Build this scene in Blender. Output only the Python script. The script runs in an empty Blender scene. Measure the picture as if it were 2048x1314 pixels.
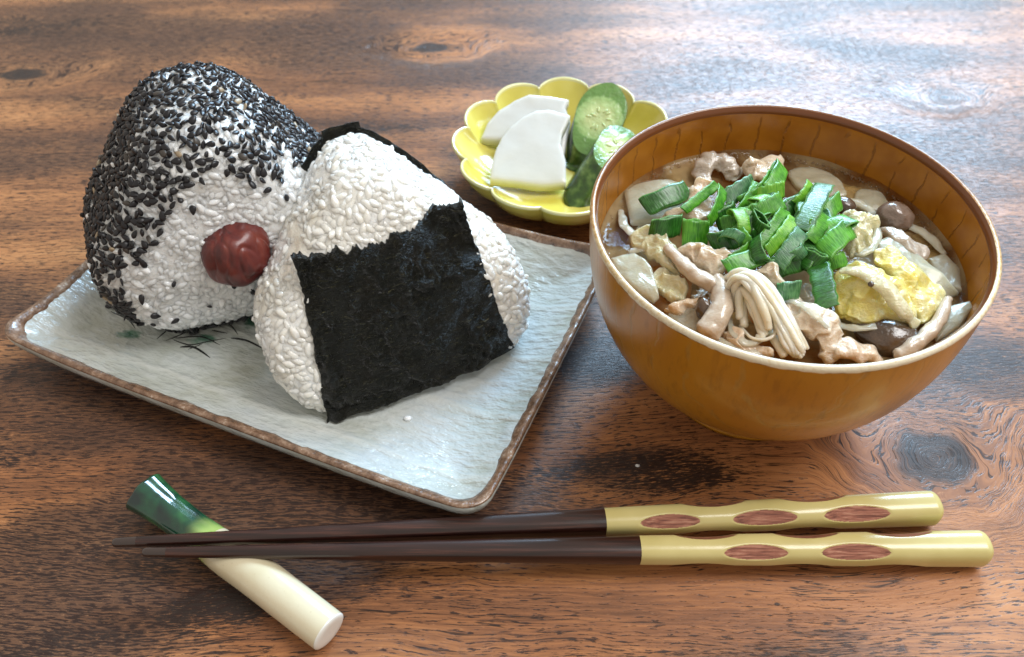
import bpy, bmesh, math, random
import numpy as np
from mathutils import Vector, Matrix, noise as mnoise
random.seed(7); rng = np.random.default_rng(7)
MM = 0.001
SC = bpy.context.scene
COL = SC.collection
R = math.radians

# ------------------------------------------------------------------ camera, light, exposure
cam = bpy.data.cameras.new('camera'); co = bpy.data.objects.new('camera', cam); COL.objects.link(co)
PITCH, ROLL = 0.8283, -0.0079
co.matrix_world = Matrix.Translation((0, 0, 0.2416)) @ Matrix.Rotation(math.pi/2-PITCH, 4, 'X') @ Matrix.Rotation(ROLL, 4, 'Z')
cam.sensor_width = 36; cam.lens = 1764.8/2048*36
cam.clip_start = 0.01; cam.clip_end = 20
cam.dof.use_dof = True; cam.dof.focus_distance = 0.272; cam.dof.aperture_fstop = 17
SC.camera = co
W = bpy.data.worlds.new('World'); SC.world = W; W.use_nodes = True
W.node_tree.nodes['Background'].inputs[0].default_value = (1.0, 0.93, 0.83, 1)
W.node_tree.nodes['Background'].inputs[1].default_value = 0.58
def lamp(name, loc, target, size, sizey, power, col):
    l = bpy.data.lights.new(name, 'AREA'); l.shape = 'RECTANGLE'; l.size = size; l.size_y = sizey
    l.energy = power; l.color = col
    o = bpy.data.objects.new(name, l); COL.objects.link(o)
    o.location = loc
    o.rotation_euler = (Vector(target)-Vector(loc)).to_track_quat('-Z', 'Y').to_euler()
    return o
lamp('window_light', (0.60, 1.56, 0.98), (0.08, 0.30, 0.0), 0.80, 0.56, 52, (0.48, 0.74, 1.0))
lamp('side_window_light', (0.62, 0.22, 1.05), (-0.02, 0.22, 0.0), 0.45, 0.60, 9.5, (0.98, 0.98, 0.98))
SC.view_settings.view_transform = 'Standard'; SC.view_settings.look = 'None'
SC.view_settings.exposure = 0.16; SC.view_settings.gamma = 1.0
SC.cycles.max_bounces = 10; SC.cycles.transparent_max_bounces = 12
SC.cycles.caustics_reflective = False; SC.cycles.caustics_refractive = False

# ------------------------------------------------------------------ material helper
class Mat:
    def __init__(s, name):
        s.mat = bpy.data.materials.new(name); s.mat.use_nodes = True
        s.N = s.mat.node_tree.nodes; s.L = s.mat.node_tree.links
        s.b = s.N['Principled BSDF']; s.out = s.N['Material Output']
    def put(s, inp, v):
        if isinstance(v, bpy.types.NodeSocket): s.L.new(v, inp)
        elif isinstance(v, (tuple, list)) and len(v) == 3 and inp.type == 'RGBA': inp.default_value = (*v, 1)
        else: inp.default_value = v
    def co(s):
        t = s.N.new('ShaderNodeTexCoord'); return s.scale(t.outputs['Object'], 1000)
    def scale(s, v, k):
        if isinstance(k, (tuple, list)):
            n = s.N.new('ShaderNodeVectorMath'); n.operation = 'MULTIPLY'; s.put(n.inputs[0], v); n.inputs[1].default_value = k
        else:
            n = s.N.new('ShaderNodeVectorMath'); n.operation = 'SCALE'; s.put(n.inputs[0], v); n.inputs['Scale'].default_value = k
        return n.outputs[0]
    def sep(s, v):
        n = s.N.new('ShaderNodeSeparateXYZ'); s.put(n.inputs[0], v); return n.outputs
    def comb(s, x, y, z):
        n = s.N.new('ShaderNodeCombineXYZ')
        for i, a in enumerate((x, y, z)): s.put(n.inputs[i], a)
        return n.outputs[0]
    def m(s, op, a, b=None, c=None, clamp=False):
        n = s.N.new('ShaderNodeMath'); n.operation = op; n.use_clamp = clamp
        for i, v in enumerate((a, b, c)):
            if v is not None: s.put(n.inputs[i], v)
        return n.outputs[0]
    def noise(s, v, sc=1.0, det=2.0, rough=.5, dist=0.0):
        n = s.N.new('ShaderNodeTexNoise'); s.put(n.inputs['Vector'], v); n.inputs['Scale'].default_value = sc
        n.inputs['Detail'].default_value = det; n.inputs['Roughness'].default_value = rough; n.inputs['Distortion'].default_value = dist
        return n.outputs['Fac']
    def vor(s, v, sc=1.0, feature='F1', out='Distance'):
        n = s.N.new('ShaderNodeTexVoronoi'); n.feature = feature; s.put(n.inputs['Vector'], v); n.inputs['Scale'].default_value = sc
        return n.outputs[out]
    def ss(s, v, a, b, lo=0.0, hi=1.0):
        n = s.N.new('ShaderNodeMapRange'); n.interpolation_type = 'SMOOTHSTEP'
        for i, x in enumerate((v, a, b, lo, hi)): s.put(n.inputs[i], x)
        return n.outputs[0]
    def ramp(s, f, stops):
        n = s.N.new('ShaderNodeValToRGB'); s.put(n.inputs[0], f); e = n.color_ramp.elements
        while len(e) > 1: e.remove(e[-1])
        e[0].position = stops[0][0]; e[0].color = (*stops[0][1], 1)
        for p, c in stops[1:]:
            k = e.new(p); k.color = (*c, 1)
        return n.outputs[0]
    def mix(s, f, a, b, blend='MIX'):
        n = s.N.new('ShaderNodeMix'); n.data_type = 'RGBA'; n.blend_type = blend
        s.put(n.inputs['Factor'], f); s.put(n.inputs[6], a); s.put(n.inputs[7], b); return n.outputs[2]
    def bump(s, h, dist, strength=1.0, normal=None):
        n = s.N.new('ShaderNodeBump'); s.put(n.inputs['Height'], h); n.inputs['Strength'].default_value = strength
        n.inputs['Distance'].default_value = dist*MM
        if normal is not None: s.put(n.inputs['Normal'], normal)
        return n.outputs[0]
    def set(s, **kw):
        names = dict(col='Base Color', rough='Roughness', sss='Subsurface Weight', sssr='Subsurface Radius', ssss='Subsurface Scale',
                     spec='Specular IOR Level', trans='Transmission Weight', coat='Coat Weight', coatr='Coat Roughness', normal='Normal', ior='IOR', alpha='Alpha', metal='Metallic', coatn='Coat Normal')
        for k, v in kw.items(): s.put(s.b.inputs[names[k]], v)
        return s

# ------------------------------------------------------------------ mesh helpers (world millimetres in, metres out)
def link(o): COL.objects.link(o); return o
def tag(o, label=None, cat=None, group=None, kind=None):
    if label: o['label'] = label
    if cat: o['category'] = cat
    if group: o['group'] = group
    if kind: o['kind'] = kind
    return o
def thing(name, label, cat, loc, group=None):
    o = link(bpy.data.objects.new(name, None)); o.location = Vector(loc)*MM; o.empty_display_size = .01
    return tag(o, label, cat, group)
def worldloc(o):
    v = Vector((0, 0, 0))
    while o is not None: v = v + o.location; o = o.parent
    return v/MM
def mesh_data(name, verts, faces, mat, smooth=True):
    me = bpy.data.meshes.new(name)
    me.from_pydata((np.asarray(verts, float)*MM).tolist(), [], [tuple(int(i) for i in f) for f in faces])
    me.validate(); me.update()
    if mat is not None: me.materials.append(mat.mat if isinstance(mat, Mat) else mat)
    if smooth: me.polygons.foreach_set('use_smooth', [True]*len(me.polygons))
    return me
def mk(name, verts, faces, mat, parent=None, loc=None, smooth=True):
    """verts in world mm; the object's origin is its parent's origin, or loc"""
    o_ = worldloc(parent) if parent is not None else Vector(loc if loc is not None else (0, 0, 0))
    v = np.asarray(verts, float) - np.array(o_[:])
    o = link(bpy.data.objects.new(name, mesh_data(name, v, faces, mat, smooth)))
    if parent is not None: o.parent = parent
    else: o.location = o_*MM
    return o
def grid_faces(nu, nv, cu=False, cv=False, off=0, flip=False):
    f = []
    for i in range(nu if cu else nu-1):
        for j in range(nv if cv else nv-1):
            a = i*nv+j; b = ((i+1) % nu)*nv+j; c = ((i+1) % nu)*nv+(j+1) % nv; d = i*nv+(j+1) % nv
            q = (a+off, b+off, c+off, d+off); f.append(q[::-1] if flip else q)
    return f
def vn(p, f, seed=0.0):
    """smooth noise of many points, about -1..1"""
    return np.array([mnoise.noise(Vector((a[0]*f+seed, a[1]*f-seed*1.7, a[2]*f+seed*.6))) for a in np.asarray(p, float)])*1.6
def catmull(P, n, closed=False):
    P = np.asarray(P, float); m = len(P); out = []
    segs = m if closed else m-1
    for t in np.linspace(0, segs, n, endpoint=not closed):
        i = min(int(t), segs-1); u = t-i
        if closed: p0, p1, p2, p3 = P[(i-1) % m], P[i % m], P[(i+1) % m], P[(i+2) % m]
        else: p0, p1, p2, p3 = P[max(i-1, 0)], P[i], P[min(i+1, m-1)], P[min(i+2, m-1)]
        out.append(.5*((2*p1)+(-p0+p2)*u+(2*p0-5*p1+4*p2-p3)*u*u+(-p0+3*p1-3*p2+p3)*u**3))
    return np.array(out)
def nrm(v): v = np.asarray(v, float); return v/(np.linalg.norm(v, axis=-1, keepdims=True)+1e-12)
def sweep(path, rad, n=40, k=14, ell=1.0, up=(0, 0, 1), wob=0.0, seed=0, round_ends=True, prof=None):
    """tube along a smoothed path; rad = radii at equal steps; ell flattens along 'up'"""
    P = catmull(path, n); rr = np.interp(np.linspace(0, 1, n), np.linspace(0, 1, len(rad)), rad)
    T = nrm(np.gradient(P, axis=0)); V = []
    if round_ends:
        q0 = P[0]-T[0]*rr[0]*.55; q1 = P[-1]+T[-1]*rr[-1]*.55
        P = np.vstack([q0, P[:1]-T[:1]*rr[0]*.4, P, P[-1:]+T[-1:]*rr[-1]*.4, q1]); rr = np.r_[rr[0]*.05, rr[0]*.72, rr, rr[-1]*.72, rr[-1]*.05]
        T = np.vstack([T[0], T[0], T, T[-1], T[-1]])
    U = np.array(up, float)
    for p, t, r in zip(P, T, rr):
        a = U-t*(U@t); a = a/(np.linalg.norm(a)+1e-9); U = a; b = np.cross(t, a)
        th = np.linspace(0, 2*np.pi, k, endpoint=False)
        w = 1.0 if prof is None else prof(th)
        V.append(p+np.outer(np.cos(th)*r*ell*w, a)+np.outer(np.sin(th)*r*w, b))
    V = np.concatenate(V)
    if wob: V = V+np.stack([vn(V, .35, seed), vn(V, .35, seed+9), vn(V, .35, seed+5)], -1)*wob
    m = len(P); F = grid_faces(m, k, cv=True)
    F.append(tuple(range(k))[::-1]); F.append(tuple(range((m-1)*k, m*k)))
    return V, F
def slab(outline, thick, bulge=0.0, amp=0.0, freq=.15, seed=1.0, K=9, n=72, edge=.35, xy=.0, fold=0.0, foldf=.5, folda=0.0, sharp=False, plane=False, crease=0.0, cfreq=.2):
    """solid slice: star-shaped outline (3D points, seen from above), waved and rounded at its edge"""
    O = np.asarray(outline, float)
    if sharp:
        m = len(O); t = np.linspace(0, m, n, endpoint=False); i = t.astype(int); u = (t-i)[:, None]
        O = O[i % m]*(1-u)+O[(i+1) % m]*u
    else: O = catmull(O, n, True)
    if plane:
        A_ = np.c_[O[:, 0], O[:, 1], np.ones(len(O))]; O[:, 2] = A_@np.linalg.lstsq(A_, O[:, 2], rcond=None)[0]
    C = O.mean(0); ks = np.r_[np.linspace(0, 1, K+1)[1:-1], .97, 1.0]; top = [C[None]]; bot = [C[None]]; tk = [np.ones(1)]
    top[0] = C[None]+np.array([[0, 0, bulge]]); bot[0] = top[0].copy()
    for k in ks:
        q = C+k*(O-C); q[:, 2] += bulge*(1-k*k); top.append(q)
        tk.append(np.full(n, edge if k == 1.0 else (edge*.35+.65 if k > .96 else 1.0)))
    M = np.concatenate(top); tk = np.concatenate(tk)
    if amp: M[:, 2] += vn(M*np.array([1, 1, .3]), freq, seed)*amp+vn(M*np.array([1, 1, .3]), freq*2.6, seed+3)*amp*.35
    if fold: M[:, 2] += fold*np.sin((M[:, 0]*math.cos(folda)+M[:, 1]*math.sin(folda))*foldf+vn(M, freq, seed+7)*1.5)
    if crease:
        cr = 1-np.abs(vn(M*np.array([1, 1, .3]), cfreq, seed+21)); M[:, 2] += (cr-.5)*crease+(1-np.abs(vn(M*np.array([1, 1, .3]), cfreq*2.3, seed+23))-.5)*crease*.45
    if xy: M[:, 0] += vn(M, freq*1.3, seed+11)*xy; M[:, 1] += vn(M, freq*1.3, seed+17)*xy
    A = M.copy(); B = M.copy(); A[:, 2] += tk*thick/2; B[:, 2] -= tk*thick/2
    V = np.vstack([A, B]); nr = len(ks); nb = len(A); F = []
    for j in range(n):
        j2 = (j+1) % n
        F.append((0, 1+j, 1+j2)); F.append((nb, nb+1+j2, nb+1+j))
        for k in range(nr-1):
            a = 1+k*n; F.append((a+j, a+n+j, a+n+j2, a+j2)); F.append((nb+a+j2, nb+a+n+j2, nb+a+n+j, nb+a+j))
        a = 1+(nr-1)*n; F.append((a+j, nb+a+j, nb+a+j2, a+j2))
    return V, F
def lathe(prof, n=160, c=(0, 0), mod=None):
    """prof [(r,z)...] turned about the vertical through c; mod(theta, index, r, z) -> (r, z)"""
    V = []; th = np.linspace(0, 2*np.pi, n, endpoint=False)
    for i, (r, z) in enumerate(prof):
        rr, zz = (np.full(n, float(r)), np.full(n, float(z))) if mod is None else mod(th, i, r, z)
        V.append(np.stack([c[0]+rr*np.cos(th), c[1]+rr*np.sin(th), zz], -1))
    return np.concatenate(V), grid_faces(len(prof), n, cv=True)
def ico(sub):
    bm = bmesh.new(); bmesh.ops.create_icosphere(bm, subdivisions=sub, radius=1.0)
    bm.verts.ensure_lookup_table(); v = np.array([p.co[:] for p in bm.verts]); f = [tuple(q.index for q in p.verts) for p in bm.faces]; bm.free()
    return v, f
ICO2, ICO3, ICO4, ICO6 = ico(2), ico(3), ico(4), ico(6)

# ------------------------------------------------------------------ table
def wood_material():
    s = Mat('dark printed wood'); p = s.co(); x, y, z = s.sep(p)
    w1 = s.noise(s.scale(p, (.006, .010, 0)), 1, 2); w2 = s.noise(s.scale(p, (.022, .045, 0)), 1, 3)
    wy = s.m('ADD', y, s.m('MULTIPLY', s.m('SUBTRACT', w1, .5), 26)); wy = s.m('ADD', wy, s.m('MULTIPLY', s.m('SUBTRACT', w2, .5), 5))
    wy0 = wy; dark = None
    # knots: x, y, reach, stretch along the grain, radius of the dark heart (0 = none)
    for kx, ky, Rr, st, heart in ((137.0,163.0,-0.0)[:2]+(23, .82, 11.0), (211.7,372.1,0.0)[:2]+(13, .6, 1.5), (-40.6,422.6,0.0)[:2]+(14, .5, 5), (-248.6,399.0,0.0)[:2]+(14, .45, 5)):
        dx = s.m('MULTIPLY', s.m('SUBTRACT', x, kx), st)
        dy = s.m('SUBTRACT', y, ky)
        wob = s.m('MULTIPLY', s.m('SUBTRACT', s.noise(s.scale(p, .07), 1, 2), .5), 9)
        r = s.m('ADD', s.m('SQRT', s.m('ADD', s.m('MULTIPLY', dx, dx), s.m('MULTIPLY', dy, dy))), wob)
        f = s.ss(r, Rr*.45, Rr*1.5, 1, 0)
        tgt = s.m('ADD', s.m('MULTIPLY', r, 1.25), ky)
        wy = s.m('ADD', s.m('MULTIPLY', wy, s.m('SUBTRACT', 1, f)), s.m('MULTIPLY', tgt, f))
        if heart:
            h = s.ss(r, heart*.75, heart*1.2, 1, 0); dark = h if dark is None else s.m('MAXIMUM', dark, h)
    g = wy
    band = s.noise(s.comb(s.m('MULTIPLY', x, .005), s.m('MULTIPLY', g, .05), 0), 1, 4, .6)
    zone = s.noise(s.comb(s.m('MULTIPLY', x, .008), s.m('MULTIPLY', g, .022), 3), 1, 3, .55)
    patch = s.noise(s.comb(s.m('MULTIPLY', x, .013), s.m('MULTIPLY', g, .036), 9), 1, 5, .62)
    jig = s.m('MULTIPLY', s.noise(s.comb(s.m('MULTIPLY', x, .10), s.m('MULTIPLY', g, .3), 2), 1, 2), .9)
    g2 = s.m('ADD', g, jig)
    pore = s.noise(s.comb(s.m('MULTIPLY', x, .21), s.m('MULTIPLY', g2, 1.9), 0), 1, 3, .6)     # short dark dashes
    mott = s.noise(s.comb(s.m('MULTIPLY', x, .42), s.m('MULTIPLY', g2, 1.9), 5), 1, 4, .68)      # fine grain
    lng = s.noise(s.comb(s.m('MULTIPLY', x, .05), s.m('MULTIPLY', g2, 1.1), 7), 1, 3, .6)       # long faint streaks
    line = s.m('SINE', s.m('MULTIPLY', g2, 2.7))
    ck = s.noise(s.comb(s.m('MULTIPLY', x, .012), s.m('MULTIPLY', g2, .30), 12), 1, 3, .55)
    crack = s.m('MULTIPLY', s.ss(s.m('ABSOLUTE', s.m('SUBTRACT', ck, .5)), .004, .014, 1, 0), s.ss(s.noise(s.comb(s.m('MULTIPLY', x, .03), s.m('MULTIPLY', g2, .06), 4), 1, 2), .50, .56))
    base = s.ramp(s.m('ADD', s.m('MULTIPLY', band, .6), s.m('MULTIPLY', lng, .4)), [(.34, (.13, .054, .024)), (.45, (.25, .102, .043)), (.55, (.40, .168, .063)), (.68, (.52, .24, .096))])
    zm = zone
    pm = s.m('ADD', patch, s.m('ADD', s.m('MULTIPLY', s.m('SUBTRACT', pore, .5), .60), s.m('MULTIPLY', s.m('SUBTRACT', mott, .5), .55)))
    # the darker areas of this table top, the last painted in for glare haze: x, y, half-length, half-width, black, brown
    for kx, ky, ax, ay, amt, br in ((-154.9,183.2,0.0)[:2]+(55, 22, .10, .22), (-85.7,110.3,0.0)[:2]+(15, 9, .22, .1), (46.0,160.0,0.0)[:2]+(34, 9, .21, .15), (-251.9,452.1,0.0)[:2]+(40, 14, .12, .1), (-61.5,352.7,-0.0)[:2]+(50, 7, .12, .05), (104.4,210.0,0.0)[:2]+(80, 20, .10, .1),
                                    (171.3,199.9,0.0)[:2]+(18, 12, .22, .15), (-67.4,148.9,0.0)[:2]+(70, 20, .05, .18), (-136.0,119.2,0.0)[:2]+(45, 26, .10, .25), (-68.5,118.6,0.0)[:2]+(30, 9, .08, .15), (28.0,206.0,0.0)[:2]+(14, 12, .16, .1), (69.1,119.0,0.0)[:2]+(60, 16, -.2, -.28), (128.6,121.7,-0.0)[:2]+(34, 26, -.14, -.26), (109.4,160.4,0.0)[:2]+(30, 12, -.1, -.2), (-39.5,106.3,0.0)[:2]+(30, 8, -.1, -.2), (-105.5,426.1,0.0)[:2]+(230, 55, .02, .10)):
        ex = s.m('DIVIDE', s.m('SUBTRACT', x, kx), ax); ey = s.m('DIVIDE', s.m('SUBTRACT', y, ky), ay)
        e = s.ss(s.m('ADD', s.m('MULTIPLY', ex, ex), s.m('MULTIPLY', ey, ey)), 0, 1.8, 1, 0)
        pm = s.m('ADD', pm, s.m('MULTIPLY', e, amt)); zm = s.m('ADD', zm, s.m('MULTIPLY', e, br))
    base = s.mix(s.m('MULTIPLY', s.ss(s.m('ADD', zm, s.m('MULTIPLY', s.m('SUBTRACT', mott, .5), .35)), .44, .66), .82), base, (.080, .040, .025))
    base = s.mix(s.m('MULTIPLY', s.ss(pm, .60, .72), .93), base, (.020, .013, .011))
    pth = s.m('ADD', pore, s.m('ADD', s.m('MULTIPLY', line, .025), s.m('MULTIPLY', s.m('SUBTRACT', zm, .5), .22)))
    base = s.mix(s.m('MULTIPLY', s.ss(pth, .53, .575), .92), base, (.026, .011, .008))
    base = s.mix(s.m('MULTIPLY', s.ss(mott, .58, .72), .42), base, (.05, .02, .012))
    base = s.mix(s.m('MULTIPLY', s.ss(mott, .30, .42, 1, 0), .35), base, (.60, .30, .14))
    base = s.mix(s.m('MULTIPLY', crack, .85), base, (.020, .010, .007))
    hm = s.m('MULTIPLY', dark, s.ss(s.m('ADD', s.m('MULTIPLY', pore, .5), mott), 1.02, .80))
    base = s.mix(s.m('MULTIPLY', hm, .93), base, (.016, .013, .013))
    # isolated specks of the print
    sp = s.vor(s.scale(p, (.035, .055, 0)), 1); base = s.mix(s.m('MULTIPLY', s.ss(s.m('ADD', sp, s.m('MULTIPLY', mott, .03)), .04, .06, 1, 0), .9), base, (.018, .012, .01))
    ht = s.m('ADD', s.m('MULTIPLY', s.ss(pth, .50, .61, 1, 0), 1.0), s.m('MULTIPLY', mott, .9))
    n = s.bump(ht, .13, .4)
    s.set(col=base, rough=s.m('ADD', .29, s.m('MULTIPLY', mott, .14)), normal=n, spec=.42)
    return s
WOOD = wood_material()
def box_v(x0, x1, y0, y1, z0, z1):
    v = [(x, y, z) for x in (x0, x1) for y in (y0, y1) for z in (z0, z1)]
    f = [(0, 1, 3, 2), (4, 6, 7, 5), (0, 4, 5, 1), (2, 3, 7, 6), (0, 2, 6, 4), (1, 5, 7, 3)]
    return v, f
V, F = box_v(-750, 750, -120, 1000, -28, 0)
tt = mk('table_top', V, F, WOOD, smooth=False); tag(tt, kind='structure')

# ------------------------------------------------------------------ plate
PC = np.array([-69.5, 225.0]); PU = np.array([.919, -.393]); PV = np.array([.393, .919]); PA, PB = 91.5, 61.5
def plate_local(xy): d = np.asarray(xy, float)[..., :2]-PC; return d@PU, d@PV
def plate_d(u, v, rc=8.0):
    qx = np.abs(u)-PA+rc; qy = np.abs(v)-PB+rc
    return -(np.minimum(np.maximum(qx, qy), 0)+np.hypot(np.maximum(qx, 0), np.maximum(qy, 0))-rc)
def plate_z(u, v):
    d = plate_d(u, v); e = np.clip(1-d/26, 0, 1.1); z = 7.5+8.0*e**1.9
    cn = np.clip(np.abs(u)/PA, 0, 1)**5*np.clip(np.abs(v)/PB, 0, 1)**5
    z = z+4.0*cn+2.5*cn*(u < 0)*(v < 0)-.8*np.sin(np.clip(d, 0, 60)/60*3.1)
    return z
def rrect(d, n, rc):
    a, b = PA-d, PB-d; rc = min(rc, a-.5, b-.5); per = []
    cs = [(a-rc, b-rc, 0), (-(a-rc), b-rc, 90), (-(a-rc), -(b-rc), 180), (a-rc, -(b-rc), 270)]
    m = n//4; out = []
    for k, (x, y, st) in enumerate(cs):
        nc = 10
        for t in np.linspace(0, 90, nc): out.append((x+rc*math.cos(R(st+t)), y+rc*math.sin(R(st+t))))
        x2, y2, st2 = cs[(k+1) % 4]; e0 = out[-1]; e1 = (x2+rc*math.cos(R(st2)), y2+rc*math.sin(R(st2)))
        ns = m-nc
        for t in np.linspace(0, 1, ns+2)[1:-1]: out.append((e0[0]*(1-t)+e1[0]*t, e0[1]*(1-t)+e1[1]*t))
    return np.array(out)
def plate_ring(d, n, dz=0.0, zof=None, jit=None):
    q = rrect(d, n, max(9-d*.12, 3)); 
    if jit is not None:
        q = q-np.sign(q)*0+nrm(-q)*jit[:, None]
    z = plate_z(q[:, 0], q[:, 1])+dz if zof is None else zof(q)
    return np.c_[PC+np.outer(q[:, 0], PU)+np.outer(q[:, 1], PV), z]
def glaze_material():
    s = Mat('celadon glaze'); p = s.co(); r = Mat.m
    ang = math.atan2(PU[1], PU[0]); m = s.N.new('ShaderNodeVectorRotate'); m.rotation_type = 'Z_AXIS'; s.put(m.inputs['Vector'], p); m.inputs['Angle'].default_value = -ang
    q = m.outputs[0]; x, y, z = s.sep(q)
    n1 = s.noise(s.scale(q, .045), 1, 3); n2 = s.noise(s.scale(q, (.16, .42, .2)), 1, 3, .55); n3 = s.noise(s.scale(q, (.12, .2, .1)), 1, 3, .6)
    col = s.ramp(n1, [(.32, (.39, .405, .345)), (.5, (.46, .49, .46)), (.66, (.49, .53, .54))])
    col = s.mix(s.m('MULTIPLY', s.ss(n2, .35, .7), .5), col, (.58, .61, .60))
    # faint woven ridges pressed along the long side
    rid = s.m('SINE', s.m('MULTIPLY', s.m('ADD', y, s.m('MULTIPLY', n3, 3)), .24))
    col = s.mix(s.m('MULTIPLY', s.ss(rid, .9, 1), .35), col, (.62, .63, .59))
    # green brushed blots of the painted decoration
    for (gx, gy), rx, ry in (((-137.4,214.2,8.0)[:2], 5.5, 2.6), ((-110.7,211.6,8.0)[:2], 6, 2.6), ((-94.8,219.6,8.0)[:2], 4, 4)):
        dx, dy, dz = s.sep(p); ox, oy = PC
        ex = s.m('DIVIDE', s.m('SUBTRACT', dx, gx-ox), rx); ey = s.m('DIVIDE', s.m('SUBTRACT', dy, gy-oy), ry)
        e = s.m('ADD', s.m('ADD', s.m('MULTIPLY', ex, ex), s.m('MULTIPLY', ey, ey)), s.m('MULTIPLY', s.m('SUBTRACT', n2, .5), 2.2))
        col = s.mix(s.m('MULTIPLY', s.ss(e, .1, 1.1, 1, 0), .85), col, (.012, .12, .06))
    h = s.m('ADD', s.m('MULTIPLY', n2, 1.0), s.m('ADD', s.m('MULTIPLY', n3, 1.0), s.m('MULTIPLY', s.ss(rid, .85, 1), .25)))
    s.set(col=col, rough=.16, normal=s.bump(h, 1.6, .7), coat=.5, coatr=.06)
    return s
def rim_material():
    s = Mat('iron brown rim glaze'); p = s.co()
    n1 = s.noise(s.scale(p, .25), 1, 4, .65); n2 = s.noise(s.scale(p, 1.1), 1, 3, .6)
    col = s.ramp(s.m('ADD', n1, s.m('MULTIPLY', s.m('SUBTRACT', n2, .5), .35)), [(.28, (.055, .028, .013)), (.40, (.13, .068, .038)), (.54, (.21, .118, .070)), (.66, (.32, .21, .14)), (.76, (.56, .48, .40))])
    s.set(col=col, rough=.22, normal=s.bump(n2, .35, .6), coat=.5, coatr=.08); return s
GLAZE, RIMG = glaze_material(), rim_material()
plate = thing('ceramic_plate', 'rectangular pale celadon plate with brown rim under two rice balls', 'plate', (PC[0], PC[1], 0))
n = 400; th_ = np.linspace(0, 2*np.pi, n, endpoint=False)
jit = vn(np.c_[np.cos(th_)*14, np.sin(th_)*14, th_*0], 1.0, 3)*.65+vn(np.c_[np.cos(th_)*60, np.sin(th_)*60, th_*0], 1.0, 8)*.3
rings = [plate_ring(3.5, n, 0, jit=jit)]+[plate_ring(3.5+k, n, 0, jit=jit*max(0, 1-k/3)) for k in (1, 2, 3.2, 4.6, 6.2, 8, 10, 12.5, 15, 18, 21, 25, 29, 34, 39, 44, 49, 53, 56.4)]
V = np.concatenate(rings); F = grid_faces(len(rings), n, cv=True, flip=False)
F.append(tuple(range((len(rings)-1)*n, len(rings)*n)))
outer = [plate_ring(0.05, n, -.9), plate_ring(-.25, n, -2.0), plate_ring(.2, n, -4.2), plate_ring(1.2, n, -6.2), plate_ring(4, n, -7.4), plate_ring(10, n, -7.2), plate_ring(18, n, 0, lambda q: np.full(len(q), 3.2)), plate_ring(20, n, 0, lambda q: np.full(len(q), 0.2)), plate_ring(24, n, 0, lambda q: np.full(len(q), 0.2)), plate_ring(26, n, 0, lambda q: np.full(len(q), 2.8)), plate_ring(58, n, 0, lambda q: np.full(len(q), 2.8))]
o0 = len(V); V = np.vstack([V]+outer); F += grid_faces(len(outer), n, cv=True, off=o0, flip=True)
F.append(tuple(range(o0+(len(outer)-1)*n, o0+len(outer)*n))[::-1])
mk('body', V, F, GLAZE, plate)
bz = vn(np.c_[np.cos(th_)*25, np.sin(th_)*25, th_*0], 1.0, 5)*.25
rr_ = [plate_ring(3.7, n, -.3, jit=jit), plate_ring(3.4, n, .10, jit=jit), plate_ring(2.7, n, .36+bz, jit=jit*.6), plate_ring(1.7, n, .5+bz), plate_ring(.9, n, .25+bz), plate_ring(.1, n, -.5), plate_ring(-.12, n, -1.3, jit=None), plate_ring(.3, n, -1.6)]
mk('rim', np.concatenate(rr_), grid_faces(len(rr_), n, cv=True, flip=True), RIMG, plate)
# painted twigs, thin brush strokes on the glaze
INK = Mat('black underglaze paint').set(col=(.012, .013, .012), rough=.25)
RED = Mat('red overglaze paint').set(col=(.42, .05, .02), rough=.25)
def stroke(pts, w):
    q = catmull([p[:2] for p in pts], 22); u, v = plate_local(q); z = plate_z(u, v)
    P = np.c_[q, z+.02]; ww = np.interp(np.linspace(0, 1, 5), [0, .25, .75, 1], [w*.35, w, w*.8, w*.2])
    return sweep(P, ww, n=22, k=6, ell=.35, round_ends=False)
for pts, w in (([(-147.6,225.0,8.0), (-140.7,221.7,8.0), (-136.4,216.9,8.0)], .30), ([(-127.3,211.8,8.0), (-123.9,217.6,8.0), (-122.4,220.7,8.0)], .32), ([(-123.9,211.0,8.0), (-117.5,215.1,8.0), (-112.1,221.4,8.0)], .30),
               ([(-121.2,211.3,8.0), (-114.9,208.9,8.0), (-108.9,210.3,8.0), (-102.5,212.0,8.0)], .32), ([(-118.0,207.8,8.0), (-112.9,207.6,8.0), (-106.1,202.7,8.0)], .55), ([(-114.9,206.7,8.0), (-110.4,209.3,8.0)], .25),
               ([(-111.6,219.4,8.0), (-103.4,218.9,8.0), (-98.5,213.4,8.0)], .32), ([(-108.5,215.8,8.0), (-102.4,214.2,8.0)], .28), ([(-100.8,212.0,8.0), (-94.8,210.6,8.0), (-88.4,206.8,8.0)], .5), ([(-120.8,212.1,8.0), (-111.8,212.7,8.0), (-104.0,208.7,8.0)], .32), ([(-112.9,219.8,8.0), (-109.8,216.6,8.0)], .25)):
    V, F = stroke(pts, w); mk('painted_twig', V, F, INK, plate)
V, F = stroke([(-103.1,223.3,8.0), (-99.8,221.4,8.0), (-97.6,223.3,8.0)], 1.1); mk('painted_berry', V, F, RED, plate)

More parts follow.
